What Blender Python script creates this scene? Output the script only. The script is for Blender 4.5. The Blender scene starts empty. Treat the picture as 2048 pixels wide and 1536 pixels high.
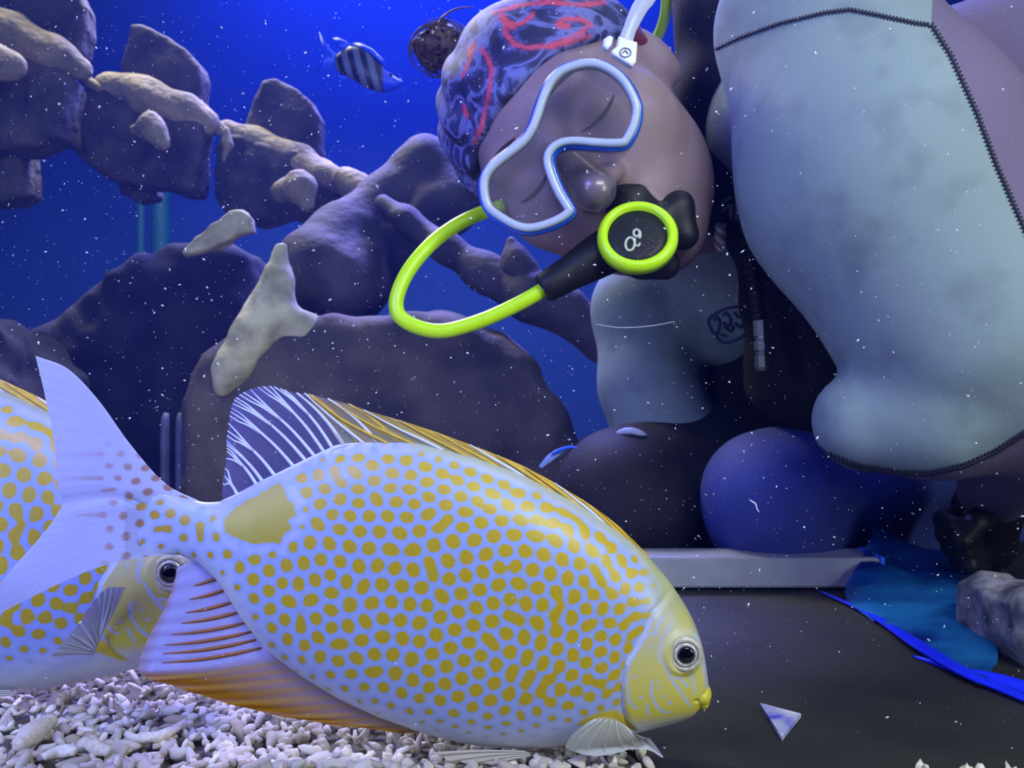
import bpy, bmesh, math, random
import numpy as np
from mathutils import Vector, Matrix
from mathutils.bvhtree import BVHTree

# ------------------------------------------------------------------ camera, world, lights
SC = bpy.context.scene
C = SC.collection
F = 1700.0                       # focal length in pixels of the 2048 x 1536 frame
FLOOR = -0.186                   # bottom of the tank
GRAVEL = -0.178                  # top of the gravel
cam_d = bpy.data.cameras.new('camera')
cam = bpy.data.objects.new('camera', cam_d); C.objects.link(cam)
cam_d.sensor_width = 36.0; cam_d.lens = 36.0 * F / 2048.0
cam_d.clip_start = 0.01; cam_d.clip_end = 50
cam.rotation_euler = (math.pi / 2, 0, 0)
cam_d.dof.use_dof = True; cam_d.dof.focus_distance = 0.40; cam_d.dof.aperture_fstop = 22
SC.camera = cam
SC.view_settings.view_transform = 'Standard'; SC.view_settings.look = 'None'
SC.view_settings.gamma = 1.0; SC.view_settings.use_curve_mapping = False
SC.view_settings.exposure = 0.0
SC.cycles.use_denoising = True
SC.cycles.transparent_max_bounces = 20
SC.cycles.max_bounces = 5; SC.cycles.diffuse_bounces = 3; SC.cycles.glossy_bounces = 2; SC.cycles.volume_bounces = 0
SC.cycles.caustics_reflective = False; SC.cycles.caustics_refractive = False
SC.cycles.use_adaptive_sampling = True; SC.cycles.adaptive_threshold = 0.07
w = bpy.data.worlds.new('world'); SC.world = w; w.use_nodes = True
w.node_tree.nodes['Background'].inputs[0].default_value = (0.10, 0.16, 1.0, 1)
w.node_tree.nodes['Background'].inputs[1].default_value = 0.03

def area(name, loc, target, size, energy, color):
    d = bpy.data.lights.new(name, 'AREA'); d.shape = 'RECTANGLE'
    d.size, d.size_y = size; d.energy = energy; d.color = color
    o = bpy.data.objects.new(name, d); C.objects.link(o); o.location = loc
    v = Vector(target) - Vector(loc)
    o.rotation_euler = v.to_track_quat('-Z', 'Y').to_euler()
    return o
area('lamp_white_front', (0.32, 0.00, 0.40), (0.12, 0.45, -0.10), (0.45, 0.12), 4.2, (0.95, 1.0, 0.90))
area('fill_white_right', (0.72, -0.08, 0.10), (0.10, 0.45, -0.10), (0.12, 0.35), 2.6, (0.95, 1.0, 0.88))  # unseen fill added low at right to light the fish flank
area('fill_cool_left', (-0.66, -0.08, 0.12), (0.10, 0.55, 0.0), (0.12, 0.35), 3.0, (0.55, 0.68, 1.0))  # unseen fill added at left to brighten chest, arm and face
area('lamp_blue_front', (-0.42, 0.02, 0.42), (-0.15, 0.45, -0.12), (0.36, 0.14), 6.0, (0.24, 0.25, 1.0))
area('lamp_white_top', (-0.52, 1.38, 1.10), (-0.48, 1.22, 0.0), (0.4, 0.2), 18.0, (1.0, 0.93, 0.75))
area('lamp_diver_top', (0.35, 0.55, 0.95), (0.35, 0.62, 0.0), (0.4, 0.15), 2.0, (0.85, 1.0, 0.95))
area('lamp_blue_top', (-0.05, 1.65, 1.25), (-0.15, 1.15, 0.0), (0.9, 0.3), 30.0, (0.20, 0.20, 1.0)).data.spread = math.radians(95)
area('lamp_blue_back', (-0.25, 2.45, 1.95), (-0.25, 2.9, 1.30), (1.6, 0.12), 4.6, (0.01, 0.11, 1.0)).data.spread = math.radians(75)

rng = np.random.default_rng(7)
random.seed(7)

# ------------------------------------------------------------------ helpers
def P(px, py, d):
    return np.array([(px - 1024.0) / F * d, d, (768.0 - py) / F * d])
def FP(px, py, z=GRAVEL):
    return P(px, py, -z * F / (py - 768.0))

def srgb(r, g, b):
    f = lambda c: (c / 255 / 12.92) if c / 255 <= 0.04045 else ((c / 255 + 0.055) / 1.055) ** 2.4
    return (f(r), f(g), f(b), 1.0)

def new_mat(name):
    m = bpy.data.materials.new(name); m.use_nodes = True
    nt = m.node_tree
    return m, nt, nt.nodes['Principled BSDF'], nt.nodes['Material Output']

def N(nt, typ, **kw):
    n = nt.nodes.new(typ)
    for k, v in kw.items():
        if k.startswith('i_'):
            n.inputs[k[2:]].default_value = v
        else:
            setattr(n, k, v)
    return n
def L(nt, a, b): nt.links.new(a, b)

def mat(name, col, rough=0.6, var=0.0, scale=40.0, bump=0.0, bscale=None, metal=0.0, col2=None, coat=0.0, trans=0.0, alpha=1.0, dist=0.002, spec=0.5, detail=4.0):
    """plain procedural material: base colour broken up by noise, noise relief"""
    m, nt, b, out = new_mat(name)
    b.inputs['Roughness'].default_value = rough
    b.inputs['Metallic'].default_value = metal
    b.inputs['Coat Weight'].default_value = coat
    b.inputs['Specular IOR Level'].default_value = spec
    b.inputs['Transmission Weight'].default_value = trans
    b.inputs['Alpha'].default_value = alpha
    tc = N(nt, 'ShaderNodeTexCoord')
    if col2 is None:
        col2 = tuple(c * (1 - var) for c in col[:3]) + (1,)
    no = N(nt, 'ShaderNodeTexNoise', i_Scale=scale, i_Detail=detail)
    L(nt, tc.outputs['Object'], no.inputs['Vector'])
    r = N(nt, 'ShaderNodeValToRGB')
    r.color_ramp.elements[0].position = 0.35; r.color_ramp.elements[1].position = 0.65
    r.color_ramp.elements[0].color = col2; r.color_ramp.elements[1].color = col
    L(nt, no.outputs['Fac'], r.inputs['Fac']); L(nt, r.outputs['Color'], b.inputs['Base Color'])
    if bump:
        nb = N(nt, 'ShaderNodeTexNoise', i_Scale=bscale or scale * 2, i_Detail=6.0)
        L(nt, tc.outputs['Object'], nb.inputs['Vector'])
        bp = N(nt, 'ShaderNodeBump', i_Strength=bump, i_Distance=dist)
        L(nt, nb.outputs['Fac'], bp.inputs['Height']); L(nt, bp.outputs['Normal'], b.inputs['Normal'])
    return m

def mesh(name, V, Fc, m=None, parent=None, smooth=True, attrs=None, local=None):
    """one mesh object; V in world space (minus 'local' origin of the parent)"""
    V = np.asarray(V, float)
    if local is not None: V = V - np.asarray(local)
    me = bpy.data.meshes.new(name)
    me.from_pydata(V.tolist(), [], [tuple(int(i) for i in f) for f in Fc])
    me.validate(); me.update()
    if smooth: me.shade_smooth()
    for k, a in (attrs or {}).items():
        a = np.asarray(a, np.float32)
        if a.ndim == 1:
            me.attributes.new(k, 'FLOAT', 'POINT').data.foreach_set('value', a)
        else:
            me.attributes.new(k, 'FLOAT_COLOR', 'POINT').data.foreach_set('color', np.c_[a, np.ones(len(a))].astype(np.float32).ravel())
    if m: me.materials.append(m)
    o = bpy.data.objects.new(name, me); C.objects.link(o)
    if parent: o.parent = parent
    return o

def tag(o, label=None, cat=None, group=None, kind=None):
    for k, v in (('label', label), ('category', cat), ('group', group), ('kind', kind)):
        if v: o[k] = v
    return o
def thing(name, loc, label, cat, group=None):
    o = bpy.data.objects.new(name, None); C.objects.link(o); o.location = loc
    o.empty_display_size = 0.02
    return tag(o, label, cat, group)

def join(parts):
    V = []; Fc = []; n = 0
    for v, f in parts:
        V.append(np.asarray(v, float)); Fc += [tuple(i + n for i in q) for q in f]; n += len(v)
    return np.vstack(V), Fc

def catmull(pts, n):
    pts = np.asarray(pts, float)
    if len(pts) < 3:
        t = np.linspace(0, 1, n)[:, None]; return pts[0] * (1 - t) + pts[-1] * t
    p = np.vstack([2 * pts[0] - pts[1], pts, 2 * pts[-1] - pts[-2]])
    seg = len(pts) - 1; out = []
    for u in np.linspace(0, seg, n):
        i = min(int(u), seg - 1); t = u - i
        a, b, c, d = p[i], p[i + 1], p[i + 2], p[i + 3]
        out.append(0.5 * ((2 * b) + (-a + c) * t + (2 * a - 5 * b + 4 * c - d) * t * t + (-a + 3 * b - 3 * c + d) * t ** 3))
    return np.array(out)

def tube(pts, rad, n=None, seg=12, flat=None):
    """tube along pts (smoothed to n points); rad number or list; flat=(axis, factor) squashes the section"""
    pts = np.asarray(pts, float); n = n or max(2, len(pts) * 6)
    rad = np.full(len(pts), rad) if np.isscalar(rad) else np.asarray(rad, float)
    c = catmull(pts, n); r = np.interp(np.linspace(0, 1, n), np.linspace(0, 1, len(rad)), rad)
    V = []; up = np.array([0.13, -0.9, 0.31])
    for i in range(n):
        t = c[min(i + 1, n - 1)] - c[max(i - 1, 0)]; t = t / (np.linalg.norm(t) + 1e-12)
        a = np.cross(t, up); a /= np.linalg.norm(a) + 1e-12; b = np.cross(t, a); up = -b if np.dot(-b, up) > 0 else b
        for k in range(seg):
            th = 2 * math.pi * k / seg
            V.append(c[i] + r[i] * (math.cos(th) * a + math.sin(th) * b * (flat or 1.0)))
    Fc = [(i * seg + k, i * seg + (k + 1) % seg, (i + 1) * seg + (k + 1) % seg, (i + 1) * seg + k) for i in range(n - 1) for k in range(seg)]
    Fc.append(tuple(range(seg))[::-1]); Fc.append(tuple((n - 1) * seg + k for k in range(seg)))
    return np.array(V), Fc

def lathe(profile, seg=32):
    """profile list of (r, h) around local Z"""
    V = []; n = len(profile)
    for r, h in profile:
        for k in range(seg):
            th = 2 * math.pi * k / seg; V.append((r * math.cos(th), r * math.sin(th), h))
    Fc = [(i * seg + k, i * seg + (k + 1) % seg, (i + 1) * seg + (k + 1) % seg, (i + 1) * seg + k) for i in range(n - 1) for k in range(seg)]
    if profile[0][0] > 1e-6: Fc.append(tuple(range(seg))[::-1])
    if profile[-1][0] > 1e-6: Fc.append(tuple((n - 1) * seg + k for k in range(seg)))
    return np.array(V), Fc

def frame_to(V, origin, x, y, z):
    return np.asarray(origin) + V[:, :1] * x + V[:, 1:2] * y + V[:, 2:3] * z
def unit(v): v = np.asarray(v, float); return v / np.linalg.norm(v)

def box(c, s):
    c = np.array(c); s = np.array(s) / 2
    V = np.array([c + s * np.array(q) for q in [(-1,-1,-1),(1,-1,-1),(1,1,-1),(-1,1,-1),(-1,-1,1),(1,-1,1),(1,1,1),(-1,1,1)]])
    return V, [(3,2,1,0),(4,5,6,7),(0,1,5,4),(1,2,6,5),(2,3,7,6),(3,0,4,7)]

# ---- signed distance fields and surface nets
def sd_cone(X, a, b, ra, rb):
    a = np.asarray(a); b = np.asarray(b); ba = b - a
    h = np.clip(((X - a) @ ba) / max(ba @ ba, 1e-12), 0, 1)
    return np.linalg.norm(X - a - h[..., None] * ba, axis=-1) - (ra + (rb - ra) * h)
def sd_ell(X, c, r, R=None):
    q = X - np.asarray(c)
    if R is not None: q = q @ np.asarray(R)
    r = np.asarray(r, float)
    k0 = np.linalg.norm(q / r, axis=-1); k1 = np.linalg.norm(q / (r * r), axis=-1)
    return k0 * (k0 - 1.0) / (k1 + 1e-9)
def smin(a, b, k):
    h = np.clip(0.5 + 0.5 * (b - a) / k, 0, 1)
    return b + (a - b) * h - k * h * (1 - h)
def smax(a, b, k): return -smin(-a, -b, k)
def sd_poly(x, y, pts):
    pts = np.asarray(pts, float); d = np.full(x.shape, 1e9); s = np.ones(x.shape)
    n = len(pts); j = n - 1
    for i in range(n):
        ex, ey = pts[j] - pts[i]; wx = x - pts[i, 0]; wy = y - pts[i, 1]
        t = np.clip((wx * ex + wy * ey) / (ex * ex + ey * ey + 1e-12), 0, 1)
        d = np.minimum(d, (wx - ex * t) ** 2 + (wy - ey * t) ** 2)
        c1 = y >= pts[i, 1]; c2 = y < pts[j, 1]; c3 = ex * wy > ey * wx
        flip = (c1 & c2 & c3) | (~c1 & ~c2 & ~c3); s = np.where(flip, -s, s); j = i
    return s * np.sqrt(d)
def sd_line(x, y, pts):
    pts = np.asarray(pts, float); d = np.full(x.shape, 1e9)
    for a, b in zip(pts[:-1], pts[1:]):
        e = b - a; wx = x - a[0]; wy = y - a[1]
        t = np.clip((wx * e[0] + wy * e[1]) / (e @ e + 1e-12), 0, 1)
        d = np.minimum(d, (wx - e[0] * t) ** 2 + (wy - e[1] * t) ** 2)
    return np.sqrt(d)
_nz = {}
def vnoise(X, scale, seed=0):
    """smooth value noise, about -1..1"""
    if seed not in _nz: _nz[seed] = np.random.default_rng(100 + seed).uniform(-1, 1, (32, 32, 32))
    T = _nz[seed]; q = X * scale + 57.3; i = np.floor(q).astype(int); f = q - i; f = f * f * (3 - 2 * f)
    g = lambda a, b, c: T[(i[..., 0] + a) % 32, (i[..., 1] + b) % 32, (i[..., 2] + c) % 32]
    fx, fy, fz = f[..., 0], f[..., 1], f[..., 2]
    l = lambda a, b, t: a + (b - a) * t
    return l(l(l(g(0,0,0), g(1,0,0), fx), l(g(0,1,0), g(1,1,0), fx), fy), l(l(g(0,0,1), g(1,0,1), fx), l(g(0,1,1), g(1,1,1), fx), fy), fz)

def nets(fn, xs, ys, zs):
    X = np.stack(np.meshgrid(xs, ys, zs, indexing='ij'), -1); G = fn(X)
    nx, ny, nz = G.shape; ins = G < 0
    cnt = sum(ins[a:nx-1+a, b:ny-1+b, c:nz-1+c].astype(np.int8) for a in (0,1) for b in (0,1) for c in (0,1))
    act = (cnt > 0) & (cnt < 8); ii = np.argwhere(act); n = len(ii)
    vid = -np.ones(act.shape, int); vid[act] = np.arange(n)
    acc = np.zeros((n, 3)); num = np.zeros(n)
    corners = [(a, b, c) for a in (0,1) for b in (0,1) for c in (0,1)]
    for p in corners:
        for ax in range(3):
            if p[ax]: continue
            q = list(p); q[ax] = 1
            i0 = ii + np.array(p); i1 = ii + np.array(q)
            g0 = G[i0[:,0], i0[:,1], i0[:,2]]; g1 = G[i1[:,0], i1[:,1], i1[:,2]]
            m = (g0 < 0) != (g1 < 0)
            t = g0[m] / (g0[m] - g1[m])
            p0 = X[i0[m,0], i0[m,1], i0[m,2]]; p1 = X[i1[m,0], i1[m,1], i1[m,2]]
            acc[m] += p0 + (p1 - p0) * t[:, None]; num[m] += 1
    V = acc / num[:, None]; Fc = []
    for ax in range(3):
        o = [1, 1, 1]; o[ax] = 0
        sl0 = tuple(slice(o[k], [nx,ny,nz][k] - 1) for k in range(3))
        sl1 = list(sl0); sl1[ax] = slice(1, [nx,ny,nz][ax]); sl1 = tuple(sl1)
        a = ins[sl0]; b = ins[sl1]; e = np.argwhere(a != b)
        if not len(e): continue
        base = e + np.array(o); u, v = [(1,2),(2,0),(0,1)][ax]
        def cell(du, dv):
            q = base.copy(); q[:, u] -= du; q[:, v] -= dv
            return vid[q[:,0], q[:,1], q[:,2]]
        qd = np.stack([cell(1,1), cell(0,1), cell(0,0), cell(1,0)], 1)
        fl = ~a[e[:,0], e[:,1], e[:,2]]
        qd[fl] = qd[fl][:, ::-1]
        Fc.append(qd[(qd >= 0).all(1)])
    return V, np.vstack(Fc).tolist()
def grid(lo, hi, step): return np.arange(lo, hi + step, step)
def nets_box(fn, lo, hi, step):
    return nets(fn, grid(lo[0], hi[0], step), grid(lo[1], hi[1], step), grid(lo[2], hi[2], step))
def px_of(V):
    V = np.asarray(V); return 1024 + V[..., 0] / V[..., 1] * F, 768 - V[..., 2] / V[..., 1] * F

def slab(poly, d, thick, rnd=6.0, noise=0.0, nscale=20.0, seed=1, step=5.0, tilt=(0.0, 0.0)):
    """weathered slab: outline in pixels at distance d, real thickness (m); returns V, F"""
    k = d / F; poly = np.asarray(poly, float)
    c = P(*poly.mean(0), d)
    pl = np.stack([(poly[:, 0] - poly[:, 0].mean()) * k, -(poly[:, 1] - poly[:, 1].mean()) * k], 1)
    r = rnd * k
    def fn(X):
        dd = sd_poly(X[..., 0], X[..., 2], pl) + r
        yy = np.abs(X[..., 1]) - thick / 2 + r
        q = np.sqrt(np.maximum(dd, 0) ** 2 + np.maximum(yy, 0) ** 2) + np.minimum(np.maximum(dd, yy), 0) - r
        if noise: q = q + noise * (vnoise(X, nscale, seed) + 0.5 * vnoise(X, nscale * 2.3, seed + 1))
        return q
    m = 4 * step * k + noise
    lo = [pl[:, 0].min() - m, -thick / 2 - m, pl[:, 1].min() - m]; hi = [pl[:, 0].max() + m, thick / 2 + m, pl[:, 1].max() + m]
    V, Fc = nets_box(fn, lo, hi, step * k)
    V = V + c; V[:, 1] += (V[:, 0] - c[0]) * tilt[0] + (V[:, 2] - c[2]) * tilt[1]
    return V, Fc

# ------------------------------------------------------------------ materials
M = {}
M['wall'] = mat('blue_tank_wall', srgb(60, 110, 235), 0.8, 0.15, 2.0)
M['bottom'] = mat('tank_bottom', srgb(120, 112, 100), 0.9, 0.3, 60)
M['neo'] = mat('grey_neoprene', srgb(186, 196, 196), 0.75, 0.08, 14, 0.15, 300)
M['black'] = mat('black_neoprene', srgb(38, 36, 44), 0.7, 0.25, 30, 0.2, 400, spec=0.25)
M['rubber'] = mat('black_rubber', srgb(24, 24, 30), 0.5, 0.2, 60, 0.1, 200, spec=0.3)
M['lime'] = mat('lime_hose', srgb(190, 240, 20), 0.35, 0.05, 90)
M['bone'] = mat('cream_bone_resin', srgb(150, 140, 112), 0.9, 0.0, 22, 0.6, 90, col2=srgb(104, 98, 84), dist=0.008)
M['plate'] = mat('shaded_bone_resin', srgb(84, 80, 78), 0.9, 0.0, 18, 0.9, 60, col2=srgb(48, 48, 52), dist=0.01)  # same bone resin, shade of the upright parts put into the colour
M['rock'] = mat('dark_rock', srgb(96, 88, 78), 0.9, 0.0, 14, 0.7, 60, col2=srgb(56, 52, 54), dist=0.004)
M['algae'] = mat('greenish_bone', srgb(206, 204, 156), 0.9, 0.0, 30, 0.6, 90, col2=srgb(150, 146, 110), dist=0.003)
M['steel'] = mat('steel', srgb(190, 190, 185), 0.25, 0.2, 200, metal=1.0)

def glass_mat(name, tint=(1, 1, 1, 1), refl=1.0):
    m, nt, b, out = new_mat(name); nt.nodes.remove(b)
    fr = N(nt, 'ShaderNodeFresnel', i_IOR=1.12)
    tr = N(nt, 'ShaderNodeBsdfTransparent'); tr.inputs[0].default_value = tint
    gl = N(nt, 'ShaderNodeBsdfGlossy', i_Roughness=0.03); gl.inputs[0].default_value = (refl, refl, refl, 1)
    mx = N(nt, 'ShaderNodeMixShader')
    L(nt, fr.outputs[0], mx.inputs[0]); L(nt, tr.outputs[0], mx.inputs[1]); L(nt, gl.outputs[0], mx.inputs[2]); L(nt, mx.outputs[0], out.inputs[0])
    return m
M['glass'] = glass_mat('aquarium_glass', (0.97, 0.985, 1.0, 1))

def film_mat(name, col, opac, rough=0.4, trl=0.5):
    """thin translucent membrane"""
    m, nt, b, out = new_mat(name); nt.nodes.remove(b)
    df = N(nt, 'ShaderNodeBsdfDiffuse'); df.inputs[0].default_value = col
    tl = N(nt, 'ShaderNodeBsdfTranslucent'); tl.inputs[0].default_value = col
    m1 = N(nt, 'ShaderNodeMixShader'); m1.inputs[0].default_value = trl
    tr = N(nt, 'ShaderNodeBsdfTransparent'); m2 = N(nt, 'ShaderNodeMixShader'); m2.inputs[0].default_value = opac
    gl = N(nt, 'ShaderNodeBsdfGlossy', i_Roughness=rough); m3 = N(nt, 'ShaderNodeMixShader'); m3.inputs[0].default_value = 0.06
    L(nt, df.outputs[0], m1.inputs[1]); L(nt, tl.outputs[0], m1.inputs[2])
    L(nt, tr.outputs[0], m2.inputs[1]); L(nt, m1.outputs[0], m2.inputs[2])
    L(nt, m2.outputs[0], m3.inputs[1]); L(nt, gl.outputs[0], m3.inputs[2]); L(nt, m3.outputs[0], out.inputs[0])
    return m
# ------------------------------------------------------------------ the tank
def plane_obj(name, pts, m):
    return tag(mesh(name, pts, [(0, 1, 2, 3)], m, smooth=False), kind='structure')
XL, XR, YB, ZT = -2.2, 2.4, 2.9, 2.2
plane_obj('floor', [(XL, 0.3, FLOOR), (XR, 0.3, FLOOR), (XR, YB, FLOOR), (XL, YB, FLOOR)], M['bottom'])
plane_obj('wall_back', [(XL, YB, FLOOR), (XR, YB, FLOOR), (XR, YB, ZT), (XL, YB, ZT)], M['wall'])
plane_obj('wall_left', [(XL, 0.3, FLOOR), (XL, YB, FLOOR), (XL, YB, ZT), (XL, 0.3, ZT)], M['wall'])
plane_obj('wall_right', [(XR, YB, FLOOR), (XR, 0.3, FLOOR), (XR, 0.3, ZT), (XR, YB, ZT)], M['wall'])
V, Fc = box((0.1, 0.295, 0.85), (4.6, 0.012, 2.2))
tag(mesh('window_1', V, Fc, M['glass'], smooth=False), 'clear front pane of the aquarium', kind='structure')
# slightly cloudy water filling the tank
def water_mat():
    m, nt, b, out = new_mat('cloudy_water'); nt.nodes.remove(b)
    vs_ = N(nt, 'ShaderNodeVolumeScatter', i_Density=0.05, i_Anisotropy=0.2); vs_.inputs['Color'].default_value = (0.06, 0.14, 1.0, 1)
    L(nt, vs_.outputs[0], out.inputs['Volume']); return m
V, Fc = box(((XL + XR) / 2, 1.60, 0.5), (XR - XL - 0.02, 2.56, 1.36))
tag(mesh('water', V, Fc, water_mat(), smooth=False), 'cloudy blue water filling the tank', 'water', kind='stuff')

# ------------------------------------------------------------------ golden-spotted fish
FD = 0.41                                    # distance of the big fish
FO = P(1000, 1497, FD)                       # its base: lowest point of the belly

def smooth_curve(pts, x, win=9.0):
    pts = np.asarray(pts, float)
    g = np.arange(pts[0, 0] - 60, pts[-1, 0] + 61, 1.0); y = np.interp(g, pts[:, 0], pts[:, 1])
    lo = g < pts[0, 0]; y[lo] = pts[0, 1] + (g[lo] - pts[0, 0]) * (pts[1, 1] - pts[0, 1]) / (pts[1, 0] - pts[0, 0])
    hi = g > pts[-1, 0]; y[hi] = pts[-1, 1] + (g[hi] - pts[-1, 0]) * (pts[-1, 1] - pts[-2, 1]) / (pts[-1, 0] - pts[-2, 0])
    k = np.exp(-0.5 * (np.arange(-40, 41) / win) ** 2); k /= k.sum()
    return np.interp(x, g, np.convolve(y, k, 'same'))
TOP = [(250,972),(300,976),(360,994),(410,1005),(445,1003),(520,962),(600,925),(650,900),(720,884),(830,884),(950,913),(1050,950),(1150,1003),(1230,1057),(1290,1106),(1340,1163),(1380,1225),(1400,1272),(1412,1320),(1416,1372)]
BOT = [(250,1112),(300,1108),(360,1110),(400,1126),(440,1165),(490,1245),(540,1305),(600,1350),(680,1398),(760,1434),(850,1466),(930,1486),(1020,1495),(1100,1494),(1180,1483),(1250,1470),(1300,1457),(1345,1446),(1380,1434),(1394,1420),(1405,1402),(1416,1378)]
THK = [(250,0.0003),(290,0.0010),(330,0.0026),(370,0.0048),(420,0.0075),(520,0.0125),(700,0.020),(900,0.0245),(1080,0.026),(1200,0.0245),(1300,0.0195),(1370,0.013),(1400,0.009),(1416,0.002)]
def f_top(x): return smooth_curve(TOP, x, 8)
def f_bot(x): return smooth_curve(BOT, x, 7)
def f_thk(x): return np.interp(x, [p[0] for p in THK], [p[1] for p in THK])
OPER = [(1292,1210),(1266,1258),(1240,1298),(1233,1340),(1238,1385),(1250,1420),(1268,1443),(1294,1459),(1440,1480),(1440,1150),(1330,1180)]
def f_depth(px, py):
    """how far the flank stands out of the middle plane at a pixel"""
    t, b = f_top(px), f_bot(px); mid = (t + b) / 2; hh = np.maximum((b - t) / 2, 1.0)
    q = np.clip(np.abs(py - mid) / hh, 0, 1)
    return f_thk(px) * (1 - q ** 2.8) ** 0.6
def fish_pt(px, py, off):
    """fish-local point: pixel on the plane of the fish, off = towards the viewer"""
    k = FD / F
    return np.stack([(px - 1000) * k, -np.asarray(off) + 0 * px, -(py - 1497) * k], -1)

# spot pattern: Swift-Hohenberg pattern formation, warped so spots shrink towards head and back
def spot_field():
    r = np.random.default_rng(3)
    nx, ny, h = 480, 288, 0.62
    u = r.normal(0, 0.3, (nx, ny))
    kx = 2 * np.pi * np.fft.fftfreq(nx, h)[:, None]; ky = 2 * np.pi * np.fft.rfftfreq(ny, h)[None]
    k2 = kx * kx + ky * ky; eps, dt = 0.16, 0.5
    xi = np.arange(nx)[:, None] / nx
    g = (0.80 - 0.60 * np.clip((xi - 0.40) / 0.38, 0, 1)) * np.ones((1, ny))
    den = 1.0 / (1.0 - dt * (eps - (1 - k2) ** 2))
    for _ in range(130):
        non = g * u * u - u ** 3
        u = np.fft.irfft2((np.fft.rfft2(u) + dt * np.fft.rfft2(non)) * den, (nx, ny))
    return u, h
SPOT, SH = spot_field()
def spot_at(px, py):
    xs = np.arange(200, 1461, 2.0)
    lam = np.interp(xs, [250, 450, 800, 1100, 1250, 1400], [33, 34, 32.5, 30, 26, 23])
    uu = np.concatenate([[0], np.cumsum(2.0 / lam[:-1])])
    lu = np.interp(px, xs, uu); ll = np.interp(px, xs, lam) * np.interp(py, [850, 950, 1050, 1400, 1500], [0.84, 0.9, 1, 1, 0.86])
    lv = (py - 1200) / ll + 20
    s = 2 * np.pi / SH
    a = lu * s; b = lv * s
    i = np.floor(a).astype(int); j = np.floor(b).astype(int); fa, fb = a - i, b - j
    g = lambda p, q: SPOT[(i + p) % SPOT.shape[0], (j + q) % SPOT.shape[1]]
    return (g(0,0)*(1-fa)*(1-fb) + g(1,0)*fa*(1-fb) + g(0,1)*(1-fa)*fb + g(1,1)*fa*fb)

xs = np.unique(np.concatenate([np.arange(250, 1380, 3.2), np.arange(1380, 1416.01, 1.5)]))
nf, nb = 250, 70
ph = np.concatenate([np.linspace(0, np.pi, nf, endpoint=False), np.linspace(np.pi, 2 * np.pi, nb, endpoint=False)])
cc = np.cos(ph); # even spread of the rows over the flank
q = np.where(ph <= np.pi, -(0.35 * cc + 0.65 * (1 - 2 * ph / np.pi)), (0.35 * -cc + 0.65 * (1 - 2 * (ph - np.pi) / np.pi)))
side = np.where(ph <= np.pi, 1.0, -1.0)
t, b = f_top(xs), f_bot(xs); mid = (t + b) / 2; hh = np.maximum((b - t) / 2, 0.8)
PX = np.repeat(xs[:, None], len(ph), 1); PY = mid[:, None] + hh[:, None] * q[None]
dep = f_thk(xs)[:, None] * np.maximum(1 - np.abs(q[None]) ** 2.8, 0) ** 0.6
op = sd_poly(PX, PY, OPER)
opr = 1 / (1 + np.exp(op / 1.6))                     # raised gill cover and head
dep = dep + 0.0014 * opr * np.clip((1 - np.abs(q[None])) * 6, 0, 1) - 0.0006 * np.exp(-((op + -4) / 5.0) ** 2) * np.clip((1 - np.abs(q[None])) * 6, 0, 1)
muz = sd_line(PX, PY, [(1381, 1384), (1416, 1392)])  # mouth slit
dep = dep - 0.0012 * np.exp(-(muz / 3.0) ** 2)
eye_s = np.hypot(PX - 1356, PY - 1286)
dep = dep + 0.0012 * np.exp(-((eye_s - 36) / 7.0) ** 2)
Vf = fish_pt(PX, PY, dep * side[None])
nP = len(ph); nX = len(xs)
idx = np.arange(nX * nP).reshape(nX, nP)
Q = np.stack([idx[:-1], np.roll(idx[:-1], -1, 1), np.roll(idx[1:], -1, 1), idx[1:]], -1).reshape(-1, 4)[:, ::-1]
faces = Q.tolist() + [idx[0].tolist()[::-1][::-1], idx[-1].tolist()[::-1]]
sp = spot_at(PX, PY)
# where the spots thin out: belly, tail root, forehead
belly = np.interp(PX, [250, 420, 470, 560, 650, 760, 900, 1000, 1120, 1200, 1250, 1420], [1075, 1100, 1130, 1290, 1340, 1385, 1418, 1425, 1412, 1400, 1395, 1395])
fade = np.clip((PY - belly + 55) / 70, 0, 1.4)
tailf = np.clip((330 - PX) / 120, 0, 1) * 0.5
brow = np.clip((60 - (PX * 0.62 - PY * 0.785 - (1290 * 0.62 - 1150 * 0.785)) * -1) / 60, 0, 1)
front = np.clip((PX - 1265) / 60, 0, 1) * np.clip((1235 - PY) / 40, 0, 1)
headm = opr * np.clip((PY - 1195) / 30, 0, 1)
topf = np.clip((f_top(PX) + 26 - PY) / 20, 0, 1)
size = np.interp(PX, [250, 420, 560, 800, 1100, 1250], [0.12, 0.08, 0.02, -0.05, -0.13, -0.08])
spot = sp - size - 0.75 * fade - tailf * 0.3 - front * 0.9 - headm * 3 - topf * 1.5
PATCH = [(459,1035),(476,1014),(505,996),(540,976),(568,962),(580,975),(586,990),(600,1002),(607,1020),(594,1030),(598,1046),(580,1062),(576,1076),(545,1075),(520,1078),(490,1068),(466,1060)]
Xn = np.stack([PX, PY, 0 * PX], -1)
patch = -sd_poly(PX, PY, PATCH) + 3.0 * vnoise(Xn, 0.11, 5)
nearpatch = np.clip(1 + (patch + 14) / 12.0, 0, 1)
spot = spot - 1.2 * nearpatch
spot = np.maximum(spot, 0.09 * patch)
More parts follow.
